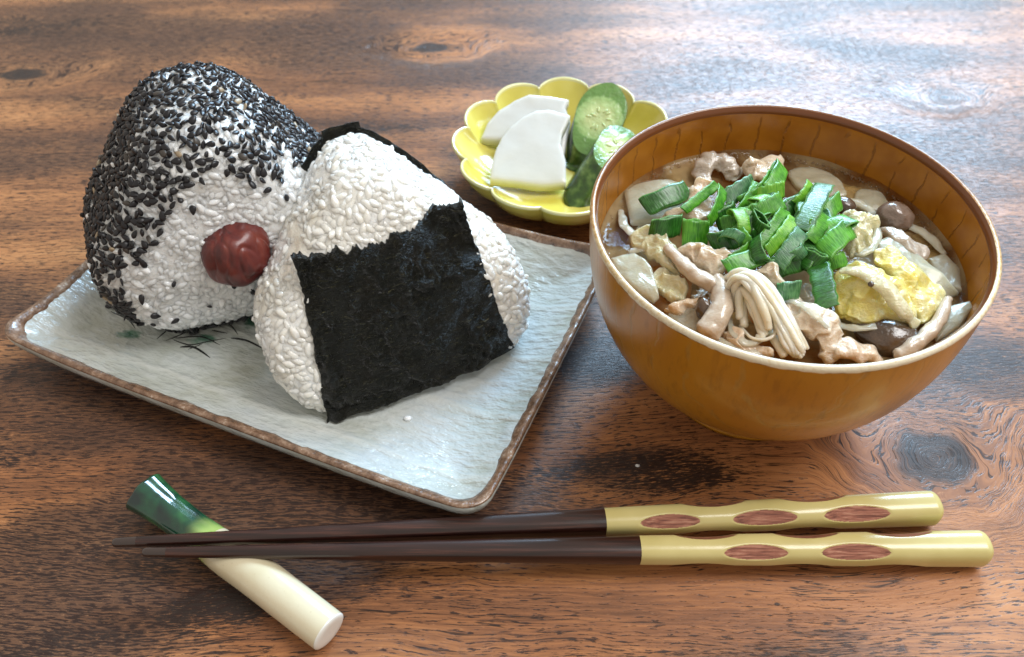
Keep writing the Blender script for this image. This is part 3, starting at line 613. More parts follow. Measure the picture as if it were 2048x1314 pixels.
# ------------------------------------------------------------------ soup bowl
BC = (82.2, 200.0); BH, BR = 72.0, 58.6
def bowl_r(z): return BR*(1-(1-np.clip(z/BH, 0, 1))**2.5)**.5
def soup_bowl():
    t = thing('soup_bowl', 'round amber brown lacquer bowl filled with vegetable soup', 'bowl', (*BC, 0))
    s = Mat('amber lacquer outside'); p = s.co(); x, y, z = s.sep(p)
    nz = s.noise(s.scale(p, .05), 1, 3); n2 = s.noise(s.scale(p, (.5, .5, .12)), 1, 4, .6); n3 = s.noise(s.scale(p, .02), 1, 2)
    g = s.m('ADD', s.m('ADD', s.m('MULTIPLY', y, .9), s.m('MULTIPLY', x, .12)), s.m('MULTIPLY', nz, 7)); ln = s.m('SINE', s.m('MULTIPLY', g, 1.15))
    lm = s.m('MULTIPLY', s.ss(ln, .9, 1.0), s.ss(n2, .35, .55))
    col = s.mix(s.ss(n3, .3, .7), (.36, .135, .004), (.47, .205, .010))
    col = s.mix(s.m('MULTIPLY', lm, .55), col, (.36, .19, .035)); col = s.mix(s.m('MULTIPLY', s.ss(n2, .48, .70), .26), col, (.14, .045, .004))
    s.set(col=col, rough=.30, normal=s.bump(s.m('ADD', s.m('MULTIPLY', n2, .6), s.m('MULTIPLY', lm, -.8)), .12, .5), coat=.25, coatr=.18)
    si = Mat('amber lacquer inside'); p = si.co(); x, y, z = si.sep(p); th = si.m('ARCTAN2', y, x)
    nz = si.noise(si.scale(p, (.12, .12, .12)), 1, 3); n2 = si.noise(si.scale(p, 1.2), 1, 2)
    a = si.m('ADD', si.m('MULTIPLY', th, 36.0), si.m('ADD', si.m('MULTIPLY', nz, 3.2), si.m('MULTIPLY', z, .03))); ln = si.m('SINE', a)
    crk = si.m('MULTIPLY', si.ss(si.m('ADD', ln, si.m('MULTIPLY', si.m('SUBTRACT', n2, .5), .10)), .965, .995), si.m('MULTIPLY', si.ss(z, 66, 69, 1, 0), si.ss(nz, .36, .48)))
    col = si.mix(si.ss(nz, .3, .7), (.33, .115, .007), (.42, .16, .012)); col = si.mix(si.m('MULTIPLY', crk, .38), col, (.045, .012, .004))
    si.set(col=col, rough=.26, normal=si.bump(si.m('SUBTRACT', si.m('MULTIPLY', n2, .1), crk), .35, .7), coat=.25, coatr=.12)
    rm = Mat('worn lacquer rim with painted glance'); p = rm.co(); x, y, z = rm.sep(p); n1 = rm.noise(rm.scale(p, .9), 1, 4, .7); n2 = rm.noise(rm.scale(p, .035), 1, 2)
    wear_glance = rm.m('ADD', rm.m('MULTIPLY', y, -.008), rm.m('ADD', rm.m('MULTIPLY', n1, .9), rm.m('MULTIPLY', n2, .25)))  # worn tone, with glancing light painted in paler toward the front
    rm.set(col=rm.ramp(wear_glance, [(.32, (.21, .075, .010)), (.55, (.42, .20, .05)), (.75, (.62, .45, .21)), (.95, (.78, .70, .52))]), rough=.33, normal=rm.bump(n1, .3, .7), coat=.4, coatr=.12)
    band = Mat('dark red band under the rim').set(col=(.15, .042, .006), rough=.3, coat=.3)
    zs = np.r_[np.linspace(5.5, 20, 16), np.linspace(22, BH-2.2, 34)]
    out = [(.01, 2.2), (25, 2.2), (26, .15), (30, .15), (31.2, 3), (bowl_r(5.5)-1.5, 4.6)]+[(bowl_r(z), z) for z in zs]
    V, F = lathe(out, 240, BC); mk('outer_shell', V, F, s, t)
    zs = np.linspace(BH-2.6, 12, 40); inn = [(bowl_r(z)-2.3, z) for z in zs]+[(30, 8), (15, 6.5), (.01, 6)]
    V, F = lathe(inn, 240, BC); mk('inner_wall', V, F, si, t)
    r1, r0 = bowl_r(BH-2.2), bowl_r(BH-2.6)-2.3
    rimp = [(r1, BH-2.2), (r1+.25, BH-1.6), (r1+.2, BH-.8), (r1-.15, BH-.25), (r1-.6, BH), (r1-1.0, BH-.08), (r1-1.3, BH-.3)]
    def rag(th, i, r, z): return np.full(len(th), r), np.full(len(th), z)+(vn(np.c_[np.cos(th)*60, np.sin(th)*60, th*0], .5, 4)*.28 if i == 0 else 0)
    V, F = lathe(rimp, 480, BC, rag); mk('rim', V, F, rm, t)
    bp = [(r1-1.3, BH-.3), (r1-1.75, BH-.9), (r0+.02, BH-1.8), (r0, BH-2.6)]
    V, F = lathe(bp, 240, BC); mk('rim_band', V, F, band, t)
soup_bowl()
BZ = 54.0
def broth():
    s = Mat('clear brown broth'); p = s.co(); n1 = s.noise(s.scale(p, .06), 1, 3); n2 = s.noise(s.scale(p, .35), 1, 2)
    N = s.N; s.set(col=s.mix(s.ss(n1, .3, .7), (.26, .15, .05), (.52, .39, .20)), rough=.05, ior=1.34, normal=s.bump(n2, .5, .35))
    tr = N.new('ShaderNodeBsdfTransparent'); tr.inputs[0].default_value = (.86, .70, .46, 1)
    mx = N.new('ShaderNodeMixShader'); s.L.new(tr.outputs[0], mx.inputs[1]); s.L.new(s.b.outputs[0], mx.inputs[2])
    fr = N.new('ShaderNodeFresnel'); fr.inputs[0].default_value = 1.34
    s.put(mx.inputs[0], s.m('ADD', s.ss(n1, .36, .64, .10, .52), fr.outputs[0], clamp=True)); s.L.new(mx.outputs[0], s.out.inputs[0])
    ri = float(bowl_r(BZ))-2.3; rs = [.01]+list(np.linspace(4, ri-2.4, 24))+[ri-1.6, ri-.9, ri-.35, ri+.05]
    z = [BZ]*25+[BZ+.08, BZ+.3, BZ+.75, BZ+1.3]; prof = list(zip(rs, z))
    def md(th, i, r, z_): q = np.c_[BC[0]+r*np.cos(th), BC[1]+r*np.sin(th), th*0]; return np.full(len(th), r), z_+vn(q, .09, 3)*.35
    t = thing('soup_broth', 'clear light brown broth filling the amber bowl', 'soup', (*BC, BZ))
    V, F = lathe(prof, 160, BC, md); mk('surface', V, F, s, t)
    b = Mat('foam bubble'); b.set(col=(.30, .20, .12), rough=.03, alpha=.22, ior=1.33, coat=1.0, coatr=.02)
    V = []; F = []; off = 0; v, f = ICO2
    for k in range(420):
        an = rng.normal(R(62), .75) if k < 300 else rng.uniform(0, 6.283); dr = abs(rng.normal(0, 1.7))+.5; r = rng.uniform(.22, .5)*(1 if k % 9 else 1.6)
        c = np.array([BC[0]+(ri-dr)*math.cos(an), BC[1]+(ri-dr)*math.sin(an), BZ+.15]); V.append(c+v*r*np.array([1, 1, .75])); F += [tuple(a+off for a in q) for q in f]; off += len(v)
    tag(mk('foam_bubbles', np.concatenate(V), F, b, t), kind='stuff')
broth()

# ------------------------------------------------------------------ soup ingredients
def food(name, c1, c2, rough=.2, sss=.5, ssss=.003, sssr=(1, .8, .6), freq=.18, bump=.5, c3=None, stretch=(1, 1, 1), coat=.6, alpha=None):
    s = Mat(name); p = s.co(); n1 = s.noise(s.scale(p, tuple(freq*k for k in stretch)), 1, 4, .6, .4); n2 = s.noise(s.scale(p, 1.1), 1, 2)
    st = [(.32, c1), (.66, c2)]+([(.8, c3)] if c3 else [])
    s.set(col=s.ramp(n1, st), rough=rough, sss=sss, sssr=sssr, ssss=ssss, normal=s.bump(s.m('ADD', n1, s.m('ADD', s.m('MULTIPLY', n2, .35), s.m('MULTIPLY', s.noise(s.scale(p, (.5, 2.2, 1)), 1, 2), .25))), bump, .8), coat=coat, coatr=.05)
    if alpha: s.set(alpha=alpha)
    return s
PORK = food('simmered pork', (.58, .44, .30), (.74, .63, .49), c3=(.82, .77, .68), bump=1.1, freq=.22, stretch=(.6, 1.4, 1))
PORKP = food('pink pork edge', (.63, .46, .31), (.74, .61, .46), c3=(.80, .74, .64), bump=1.0, freq=.22, stretch=(1.4, .6, 1))
STALK = food('translucent cabbage stalk', (.52, .50, .36), (.66, .64, .50), sss=.8, ssss=.005, alpha=.62, rough=.14)
STALKC = food('clear cabbage slice', (.46, .43, .31), (.58, .55, .42), sss=.8, ssss=.005, alpha=.55, rough=.12)
CAB = food('yellow napa cabbage', (.84, .68, .13), (.80, .73, .40), c3=(.80, .77, .60), sss=.6, freq=.13, bump=1.5, rough=.16, alpha=.93)
CABW = food('pale napa cabbage', (.64, .58, .32), (.74, .70, .50), sss=.6, freq=.14, bump=1.2, rough=.16, alpha=.85)
STEM = food('mushroom stem', (.46, .36, .26), (.64, .55, .44), sss=.4, stretch=(1, 1, 2), bump=.4)
ENO = food('enoki stem', (.76, .68, .50), (.84, .79, .66), sss=.6, bump=.25, rough=.22)
CAP = food('dark mushroom cap', (.045, .026, .015), (.11, .066, .038), sss=.1, rough=.16, bump=.5)
CAPB = food('brown mushroom cap', (.13, .085, .06), (.24, .17, .13), sss=.2, rough=.18, bump=.5)
OYS = food('grey oyster mushroom', (.34, .27, .20), (.50, .42, .34), sss=.6, ssss=.004, rough=.15, bump=.8)

# pale slices and leaves
flat_slice('cabbage_stalk', [(37.7,232.4,55.0), (41.6,235.4,56.0), (53.4,235.9,57.0), (61.2,227.6,58.0), (58.2,219.3,58.0), (48.2,215.5,57.0), (38.4,216.1,55.0)], 2.4, STALK, 'pale translucent cabbage stalk slice at the far left of the soup', 'cabbage', 'pale slices in the soup', bulge=1.2, amp=.7, freq=.12, edge=.4, sharp=True)
flat_slice('cabbage_stalk', [(30.5,199.7,55.0), (38.1,201.0,56.0), (42.4,193.8,57.0), (43.5,182.5,56.0), (41.9,181.3,55.0), (36.7,185.9,55.0), (31.6,192.9,54.5)], 2.2, STALK, 'translucent pale slice floating against the left front rim', 'cabbage', 'pale slices in the soup', bulge=.8, amp=.6, freq=.16, sharp=True, seed=2.)
flat_slice('cabbage_leaf', [(37.7,206.9,57.0), (44.5,209.2,60.0), (49.5,201.5,60.0), (51.6,196.4,59.0), (50.1,190.1,57.0), (45.5,193.9,58.0), (40.6,201.1,57.0)], 2.0, CABW, 'pale greenish cabbage piece at the left below the scallions', 'cabbage', 'pale slices in the soup', bulge=2.0, amp=1.2, freq=.15, seed=3., crease=1.6, cfreq=.22, K=24, n=160, xy=.8)
flat_slice('cabbage_leaf', [(43.1,192.4,56.0), (48.1,193.7,57.0), (51.9,185.5,57.0), (50.6,180.8,56.0), (46.0,181.8,55.0), (43.6,185.3,55.0)], 2.0, CABW, 'small yellowish cabbage scrap beside the left rim and mushroom stems', 'cabbage', 'pale slices in the soup', bulge=1.5, amp=1.2, freq=.2, seed=4., crease=1.6, cfreq=.22, K=24, n=160, xy=.8)
flat_slice('cabbage_stalk', [(45.4,176.7,54.5), (52.0,178.4,55.0), (55.9,172.9,55.0), (53.9,169.1,54.5), (48.8,171.7,54.0)], 2.0, STALKC, 'clear cabbage slice afloat under the small dark mushroom cap', 'cabbage', 'pale slices in the soup', bulge=.6, amp=.5, freq=.15, seed=6.)
flat_slice('cabbage_stalk', [(95.3,244.1,54.0), (104.3,246.2,54.0), (110.9,239.1,54.2), (111.3,229.9,54.5), (104.6,229.4,55.0), (96.5,233.8,55.0)], 2.0, STALKC, 'clear slice submerged behind the scallion heap', 'cabbage', 'pale slices in the soup', bulge=.8, amp=.5, freq=.15, seed=7.)
flat_slice('cabbage_stalk', [(116.0,233.4,54.0), (122.7,231.6,54.2), (124.2,224.3,54.3), (119.0,221.6,54.3), (113.5,224.5,54.3)], 1.8, STALKC, 'clear slice submerged beside the dark mushroom at the back right', 'cabbage', 'pale slices in the soup', bulge=.6, amp=.5, freq=.15, seed=8.)
flat_slice('cabbage_stalk', [(111.1,201.4,60.0), (116.4,203.8,60.0), (123.0,196.8,59.0), (129.0,188.1,57.0), (132.5,183.7,55.0), (125.7,180.9,55.0), (118.3,186.0,58.0), (112.5,193.4,60.0)], 2.2, STALK, 'long pale cabbage stalk strip right of the yellow leaves', 'cabbage', 'pale slices in the soup', bulge=1.0, amp=.6, freq=.12, sharp=True, seed=9.)
flat_slice('cabbage_stalk', [(128.2,198.6,55.0), (134.1,201.0,55.0), (136.2,193.6,55.0), (133.5,184.4,54.8), (129.2,186.6,55.0)], 1.8, STALKC, 'clear cabbage slice at the right edge of the broth', 'cabbage', 'pale slices in the soup', bulge=.6, amp=.4, freq=.15, sharp=True, seed=10.)
flat_slice('cabbage_stalk', [(125.9,176.6,56.0), (132.6,177.9,57.5), (132.5,175.1,57.5), (126.9,169.0,56.0), (119.6,164.8,55.0), (119.8,167.9,55.0)], 2.0, STALK, 'pale cabbage slice touching the right front rim', 'cabbage', 'pale slices in the soup', bulge=.8, amp=.5, freq=.14, sharp=True, seed=11.)
flat_slice('cabbage_leaf', [(102.3,210.0,62.0), (107.7,212.1,63.0), (111.9,207.5,63.0), (111.2,201.0,62.0), (106.3,193.7,62.0), (100.7,192.6,62.0), (99.5,200.0,63.0)], 1.8, CABW, 'ruffled whitish cabbage leaf behind the yellow leaf, right of the scallions', 'cabbage', 'napa cabbage leaves', bulge=3.0, amp=1.2, freq=.2, crease=2.2, cfreq=.2, seed=12., K=26, n=180, xy=.7)
flat_slice('cabbage_leaf', [(114.6,208.2,59.0), (120.2,206.8,59.0), (125.6,201.6,58.0), (128.1,198.9,57.0), (124.5,195.4,58.0), (118.4,198.1,59.0)], 2.2, OYS, 'greyish limp strip between the cabbage and the back right rim', 'cabbage', 'napa cabbage leaves', bulge=1.5, amp=1.0, freq=.2, seed=13.)
flat_slice('cabbage_leaf', [(93.3,183.2,61.0), (96.5,186.4,64.0), (102.1,185.3,65.5), (107.4,181.2,65.0), (112.1,175.3,62.0), (114.3,169.0,58.5), (110.7,168.3,57.0), (101.5,169.0,57.5), (94.3,171.8,58.0), (92.3,177.4,59.0)], 2.0, CAB, 'crumpled bright yellow napa cabbage leaf at the right of the soup', 'cabbage', 'napa cabbage leaves', bulge=3.4, amp=1.2, freq=.15, crease=1.8, cfreq=.15, seed=14., K=34, n=220, xy=.8)
flat_slice('cabbage_leaf', [(107.1,193.7,62.0), (111.4,195.6,63.0), (115.8,190.7,62.5), (120.2,185.2,61.0), (125.2,182.5,58.0), (124.4,176.8,57.0), (117.3,169.3,57.0), (113.9,172.9,60.0), (109.5,181.0,63.0)], 1.8, CAB, 'second yellow cabbage leaf, folded over to the right edge', 'cabbage', 'napa cabbage leaves', bulge=3.0, amp=1.2, freq=.16, crease=1.7, cfreq=.15, seed=15., K=30, n=200, xy=.8)
V, F = sweep([(94.9,182.6,66.0), (99.8,179.5,68.0), (103.8,174.3,67.5), (108.7,169.1,64.0), (113.3,167.5,59.0)], [1.4, 2.2, 2.4, 2.4, 1.6], n=50, k=18, ell=.55, wob=.45, seed=3)
tag(mk('cabbage_rib', V, F, CABW, loc=(105.8,179.3,58.0)), 'pale cabbage rib bent across the yellow leaf', 'cabbage', 'napa cabbage leaves')
V, F = sweep([(111.6,206.2,63.0), (110.3,199.3,63.5), (105.7,193.3,63.5), (102.4,192.7,63.0)], [1.0, 1.3, 1.3, .9], n=40, k=14, ell=.7, wob=.3, seed=8)
tag(mk('cabbage_rib', V, F, STALK, loc=(110.0,202.0,60.0)), 'thin translucent rib curling round the whitish cabbage leaf', 'cabbage', 'napa cabbage leaves')
v, f = ICO3; c = np.array((99.0,172.8,70.2)); tag(mk('peppercorn_speck', c+v*.85, f, CAP, loc=c), 'tiny black speck on the yellow cabbage leaf', 'speck')

for k, (pts, mt, lab) in enumerate((
  ([(38.6,218.1,50.0), (46.2,222.1,50.0), (49.2,216.6,50.0), (43.7,207.5,50.0), (36.0,208.8,50.0)], CABW, 'cabbage leaf sunk in the broth at the left, below the floating slices'),
  ([(46.1,237.8,50.0), (56.1,249.8,50.0), (70.0,252.7,50.0), (64.8,243.5,50.0), (54.2,234.7,50.0)], STALK, 'pale slice sunk in the broth at the back left'),
  ([(102.1,236.2,49.5), (114.8,242.0,49.5), (121.3,234.5,49.5), (115.2,226.0,49.5), (105.6,227.5,49.5)], CABW, 'cabbage leaf sunk in the broth behind the heap of scallions'),
  ([(123.9,212.3,49.5), (134.5,214.8,49.5), (136.3,201.9,49.5), (128.9,192.2,49.5), (123.1,200.8,49.5)], CABW, 'cabbage leaf sunk in the broth at the back right, under the stalk strip'),
  ([(59.4,179.7,50.0), (66.5,183.0,50.0), (70.9,171.9,50.0), (64.0,168.8,50.0), (58.2,172.0,50.0)], STALK, 'pale slice sunk beneath the curved mushroom stem'),
  ([(93.0,177.1,50.0), (101.4,178.1,50.0), (108.2,173.7,50.0), (103.2,167.3,50.0), (93.2,168.5,50.0)], CABW, 'cabbage leaf sunk in the broth between the front pork and yellow leaf'),
  ([(72.0,187.9,52.0), (84.0,190.1,52.0), (94.5,185.3,52.0), (89.1,176.4,52.0), (76.7,178.7,52.0)], STALK, 'pale slice sunk behind the enoki and the rolled pork'),
  ([(57.0,192.8,52.0), (64.9,195.1,52.0), (66.2,183.4,52.0), (58.1,178.9,52.0), (53.3,184.7,52.0)], PORK, 'pork slice sunk under the long mushroom stems'))):
    flat_slice('pork_slice' if mt is PORK else 'cabbage_leaf', pts, 2.0, mt, lab, 'pork' if mt is PORK else 'cabbage', 'pieces sunk in the broth', bulge=1.5, amp=1.2, freq=.14, crease=1.5, cfreq=.15, K=20, n=140, xy=1.2, seed=40.+k)
# oyster mushroom fold at the back
V, F = sweep([(64.8,236.4,55.0), (64.9,242.0,57.0), (68.3,244.3,58.5), (72.9,243.3,58.0), (75.5,240.2,56.0)], [2.8, 3.6, 3.4, 3.4, 2.4], n=46, k=20, ell=.6, wob=.8, seed=2)
tag(mk('oyster_mushroom', V, F, OYS, loc=(70.9,244.4,54.0)), 'pale grey curled mushroom by the back left waterline', 'mushroom')
# pork
def pork(pts, thick, label, mat=None, **kw):
    kk = dict(bulge=1.5, amp=1.0, freq=.2, xy=1.0, K=22, n=170, edge=.4, crease=1.5, cfreq=.16); kk.update(kw)
    return flat_slice('pork_slice', pts, thick, mat or PORK, label, 'pork', 'pork slices in the soup', **kk)
pork([(78.6,239.0,58.0), (79.3,242.1,60.0), (85.3,245.3,58.0), (92.6,245.5,57.0), (91.9,240.2,57.0), (86.0,234.5,58.0), (80.5,234.6,58.0)], 2.0, 'thin pork slice behind the scallions at the back waterline', seed=21.)
pork([(58.0,226.7,61.0), (61.5,228.2,62.5), (64.3,227.5,62.0), (62.0,221.1,61.0), (57.5,216.3,60.0), (54.5,218.9,59.5), (56.3,223.1,60.0)], 2.6, 'pinkish pork slice showing between the left scallion pieces', PORKP, seed=22.)
pork([(47.1,215.6,59.0), (52.3,216.3,60.0), (63.3,221.1,61.0), (62.9,213.0,61.0), (59.4,211.6,60.0), (51.4,214.0,58.0)], 2.2, 'pale pork strip lying under the leftmost scallion pieces', seed=23.)
pork([(50.6,196.7,61.0), (55.8,195.9,63.0), (63.6,192.0,64.0), (63.7,187.2,63.0), (58.6,185.9,61.0), (56.0,190.0,61.0), (51.8,193.5,60.0)], 2.4, 'browned pork slice below the scallions, above the mushroom stems', seed=24., fold=.7, foldf=.9)
pork([(43.9,178.0,55.5), (49.5,179.1,56.0), (53.6,180.3,56.5), (52.9,177.4,56.0), (47.6,176.3,55.5)], 1.8, 'small pork shred near the left front rim', PORKP, seed=25., n=80)
pork([(59.5,166.6,56.0), (62.6,167.8,57.0), (65.6,163.1,57.0), (71.3,160.4,56.5), (71.8,158.8,56.0), (64.4,159.9,56.0), (60.4,163.0,56.0)], 2.0, 'pork scrap under the enoki at the front rim', PORKP, seed=26.)
pork([(70.7,184.9,64.0), (75.5,186.1,65.0), (77.0,179.2,64.0), (75.7,177.5,63.0), (72.6,181.4,63.0)], 2.0, 'pale pork flap between the enoki and the scallions', seed=27.)
V, F = sweep([(79.3,176.6,60.0), (81.0,171.2,61.0), (84.1,168.0,61.0), (87.6,165.2,59.5), (88.4,161.3,57.0), (87.1,158.5,55.0)], [3.0, 5.2, 6.0, 5.2, 3.8, 2.6], n=60, k=24, ell=.6, wob=1.1, seed=6)
tag(mk('pork_slice', V, F, PORK, loc=(86.9,172.4,54.0)), 'thick rolled pork slice right of the white enoki bundle', 'pork', 'pork slices in the soup')
V, F = sweep([(87.7,160.2,56.0), (91.5,160.3,57.5), (95.7,159.3,57.5), (100.8,158.8,56.5)], [2.4, 3.6, 3.2, 2.0], n=46, k=20, ell=.6, wob=.8, seed=16)
tag(mk('pork_slice', V, F, PORKP, loc=(95.1,161.8,54.0)), 'pinkish brown pork slice at the front rim below the mushroom cap', 'pork', 'pork slices in the soup')

# shimeji mushrooms: stem and cap
def shimeji(label, path, rad, cap=None, capmat=None, capsize=(3.6, 3.6, 2.6), capdir=(0, -.4, .9)):
    t = thing('shimeji_mushroom', label, 'mushroom', tuple(np.asarray(path).mean(0)[:2])+(54,), 'shimeji mushrooms')
    V, F = sweep(path, rad, n=44, k=16, wob=.35, seed=len(label)); mk('stem', V, F, STEM, t)
    if cap is not None:
        nd = nrm(capdir); xd = nrm(np.cross(nd, (.3, 1, .2))); yd = np.cross(nd, xd); v, f = ICO4; q = v.copy()
        z = np.where(v[:, 2] > -.25, v[:, 2], -.25-.25*(v[:, 2]+.25)); q = np.c_[v[:, 0]*capsize[0], v[:, 1]*capsize[1], z*capsize[2]]
        q = q*(1+vn(v*3, .6, len(label))*.07)[:, None]
        mk('cap', np.array(cap)+np.outer(q[:, 0], xd)+np.outer(q[:, 1], yd)+np.outer(q[:, 2], nd), f, capmat or CAP, t)
shimeji('curved thick mushroom stem left of the white enoki bundle', [(60.1,183.7,62.0), (60.0,178.1,62.0), (59.0,172.6,61.0), (56.9,168.7,59.5), (54.8,166.4,58.0)], [2.2, 2.8, 3.4, 3.6, 3.6])
shimeji('slim mushroom stem with a small dark cap near the left front rim', [(63.9,175.9,57.5), (60.1,177.1,58.0), (56.6,175.5,58.5)], [1.4, 1.5, 1.6], (55.2,174.5,59.0), CAP, (2.6, 3.6, 2.6), (-.7, -.5, .5))
shimeji('long thin mushroom stem slanting down from the pork to the enoki', [(47.0,198.0,61.5), (49.8,192.5,61.5), (53.6,185.5,62.0), (58.3,180.7,62.5)], [1.5, 2.0, 2.4, 2.4])
shimeji('grey brown mushroom with a rounded cap by the back right rim', [(119.1,216.7,55.0), (123.3,216.8,56.0)], [2.5, 3.0], (123.2,217.3,56.5), CAPB, (6.0, 5.2, 4.0), (.1, -.3, 1))
shimeji('large dark brown mushroom cap floating right of the front pork', [(104.1,169.6,54.5), (105.8,167.5,54.5)], [2.5, 3.0], (106.5,166.8,55.5), CAP, (9.2, 6.8, 4.6), (0, -.15, 1))
shimeji('pale slender mushroom stem leaning on the right front rim', [(125.6,177.6,59.0), (121.5,170.6,59.0), (116.1,164.8,58.5), (109.6,160.1,57.5), (106.6,159.0,56.5)], [1.4, 1.9, 2.1, 2.2, 2.0])
shimeji('dark mushroom peeping out behind the scallions at the right', [(107.1,219.9,57.0), (108.2,220.1,58.0)], [2, 2], (107.7,220.8,58.0), CAP, (3.6, 3.2, 2.6), (.2, -.3, 1))

# enoki bundle: separate stems bent over one arch
eno = thing('enoki_mushroom', 'white enoki mushroom bundle folded over in the middle front', 'mushroom', (72.3,179.1,54.0))
EN = [([(63.0,180.9,62.0), (62.6,180.7,66.0), (64.8,179.6,69.0), (68.1,176.4,69.0), (71.7,168.7,66.0), (75.7,161.5,61.5), (78.3,158.0,58.0)], 1.45),
      ([(63.5,178.1,62.0), (63.2,178.0,67.0), (65.3,177.0,70.0), (68.1,173.8,70.0), (73.0,167.6,66.0), (77.7,159.9,61.0), (79.7,158.5,58.0)], 1.35),
      ([(62.8,181.2,60.0), (62.6,181.6,64.0), (64.3,181.0,67.0), (67.5,178.9,68.5), (71.8,174.6,67.5), (76.2,166.3,64.0), (79.9,159.1,59.0)], 1.3),
      ([(64.0,174.5,60.0), (63.3,177.3,65.0), (64.4,176.5,69.0), (66.8,173.2,69.0), (69.2,167.6,66.0), (70.9,164.1,62.0)], 1.5),
      ([(64.4,170.2,60.0), (64.3,174.9,63.0), (65.5,176.1,65.0), (67.2,171.8,65.0), (69.0,166.2,62.0), (69.9,163.9,60.0)], 1.7),
      ([(65.3,168.0,59.0), (65.6,173.6,61.0), (66.8,174.2,62.5), (68.1,169.4,62.0), (69.3,163.9,60.0), (68.3,163.3,59.0)], 1.6),
      ([(71.8,165.8,59.0), (73.1,162.2,58.5), (74.9,158.4,57.0)], 1.5),
      ([(69.7,164.0,61.0), (72.4,166.2,62.0), (72.5,163.0,61.0), (69.3,161.7,60.0), (66.1,163.8,59.0), (64.5,168.9,58.0)], .6)]
for k in range(9):
    b_ = EN[k % 3][0]; j_ = rng.normal(size=3)*np.array([1.0, .7, .5]); EN.append(([tuple(np.array(q_)+j_*(1+.25*rng.normal(size=3))-np.array([0, 0, .5])) for q_ in b_], .85+.2*rng.random()))
for k, (pth, r) in enumerate(EN):
    r *= .82
    V, F = sweep(pth, [r*.9, r, r*1.05, r, r*.95], n=60, k=12, wob=.12, seed=k); mk('enoki_stem', V, F, ENO, eno)

# translucent strands between the pieces
STRAND = food('translucent onion strand', (.60, .55, .40), (.74, .70, .56), sss=.7, ssss=.004, alpha=.6, rough=.12, bump=.3)
for lab, pts, rd in (
  ('thin clear onion strand lying along the back right waterline', [(120.8,213.2,54.6), (128.0,213.9,55.0), (132.6,207.1,55.2), (134.4,201.4,54.6)], 1.5),
  ('clear onion strand behind the oyster mushroom at the back', [(75.3,238.5,55.0), (78.8,243.2,56.0), (83.6,243.9,56.0), (88.3,242.8,55.0)], 1.5),
  ('clear onion strand curling beside the leftmost cabbage stalk slice', [(36.0,223.7,54.6), (36.5,214.6,55.4), (40.3,209.9,56.0), (46.1,211.1,56.0)], 1.6),
  ('clear onion strand between the two left floating slices', [(36.6,202.8,55.5), (41.1,202.4,57.0), (46.0,198.1,57.5), (48.4,189.5,56.5)], 1.5),
  ('clear onion strand looping in front of the curved mushroom stem', [(62.0,172.1,58.0), (61.9,165.4,58.5), (65.8,161.7,58.5), (71.6,164.2,58.5)], 1.1),
  ('clear onion strand lying across the rolled pork', [(76.4,173.7,63.0), (79.9,170.6,65.0), (83.2,165.9,65.5), (86.6,163.1,63.0)], 1.0),
  ('clear onion strand under the yellow cabbage, over the dark cap', [(91.9,170.6,57.0), (96.0,167.1,58.5), (102.0,167.1,59.0), (107.5,166.4,58.0)], 1.3),
  ('clear onion strand against the front rim by the pork scrap', [(55.8,168.3,56.5), (60.1,162.6,57.0), (65.8,160.0,57.0), (71.8,159.4,56.5)], 1.2),
  ('clear onion strand in the broth beyond the whitish cabbage leaf', [(108.1,228.4,54.6), (113.7,226.2,55.2), (116.8,221.5,55.6), (117.6,214.9,55.4)], 1.5)):
    V, F = sweep(pts, [rd*.6, rd, rd*1.1, rd, rd*.6], n=44, k=14, ell=.45, wob=.3, seed=len(lab)); tag(mk('onion_strand', V, F, STRAND, loc=pts[1]), lab, 'onion', 'onion strands in the soup')
# scallions
def scal_mat(name, c1, c2):
    s = Mat(name); t = s.N.new('ShaderNodeUVMap'); x, y, z = s.sep(t.outputs[0])
    n1 = s.noise(s.comb(s.m('MULTIPLY', x, 60), s.m('MULTIPLY', y, 1.6), 0), 1, 2, .6); n2 = s.noise(s.comb(s.m('MULTIPLY', x, 5), s.m('MULTIPLY', y, 2), 4), 1, 2)
    gm = s.N.new('ShaderNodeNewGeometry')
    col = s.mix(s.ss(s.m('ADD', s.m('MULTIPLY', n1, .55), s.m('MULTIPLY', n2, .55)), .40, .70), c1, c2)
    col = s.mix(s.m('MULTIPLY', s.ss(s.m('ABSOLUTE', y), .44, .5), .6), col, (.16, .36, .08))
    s.set(col=col, rough=s.m('ADD', .18, s.m('MULTIPLY', n1, .18)), sss=.12, sssr=(.4, 1, .2), ssss=.0012, normal=s.bump(n1, .22, .7), spec=.5); return s
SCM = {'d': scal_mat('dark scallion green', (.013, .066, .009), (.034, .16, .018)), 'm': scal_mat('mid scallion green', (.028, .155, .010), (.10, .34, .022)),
       'l': scal_mat('light scallion green', (.07, .27, .014), (.20, .46, .035)), 'b': scal_mat('bluish scallion green', (.020, .095, .030), (.09, .23, .085)), 'g': scal_mat('greyish scallion green', (.06, .16, .07), (.16, .29, .15))}
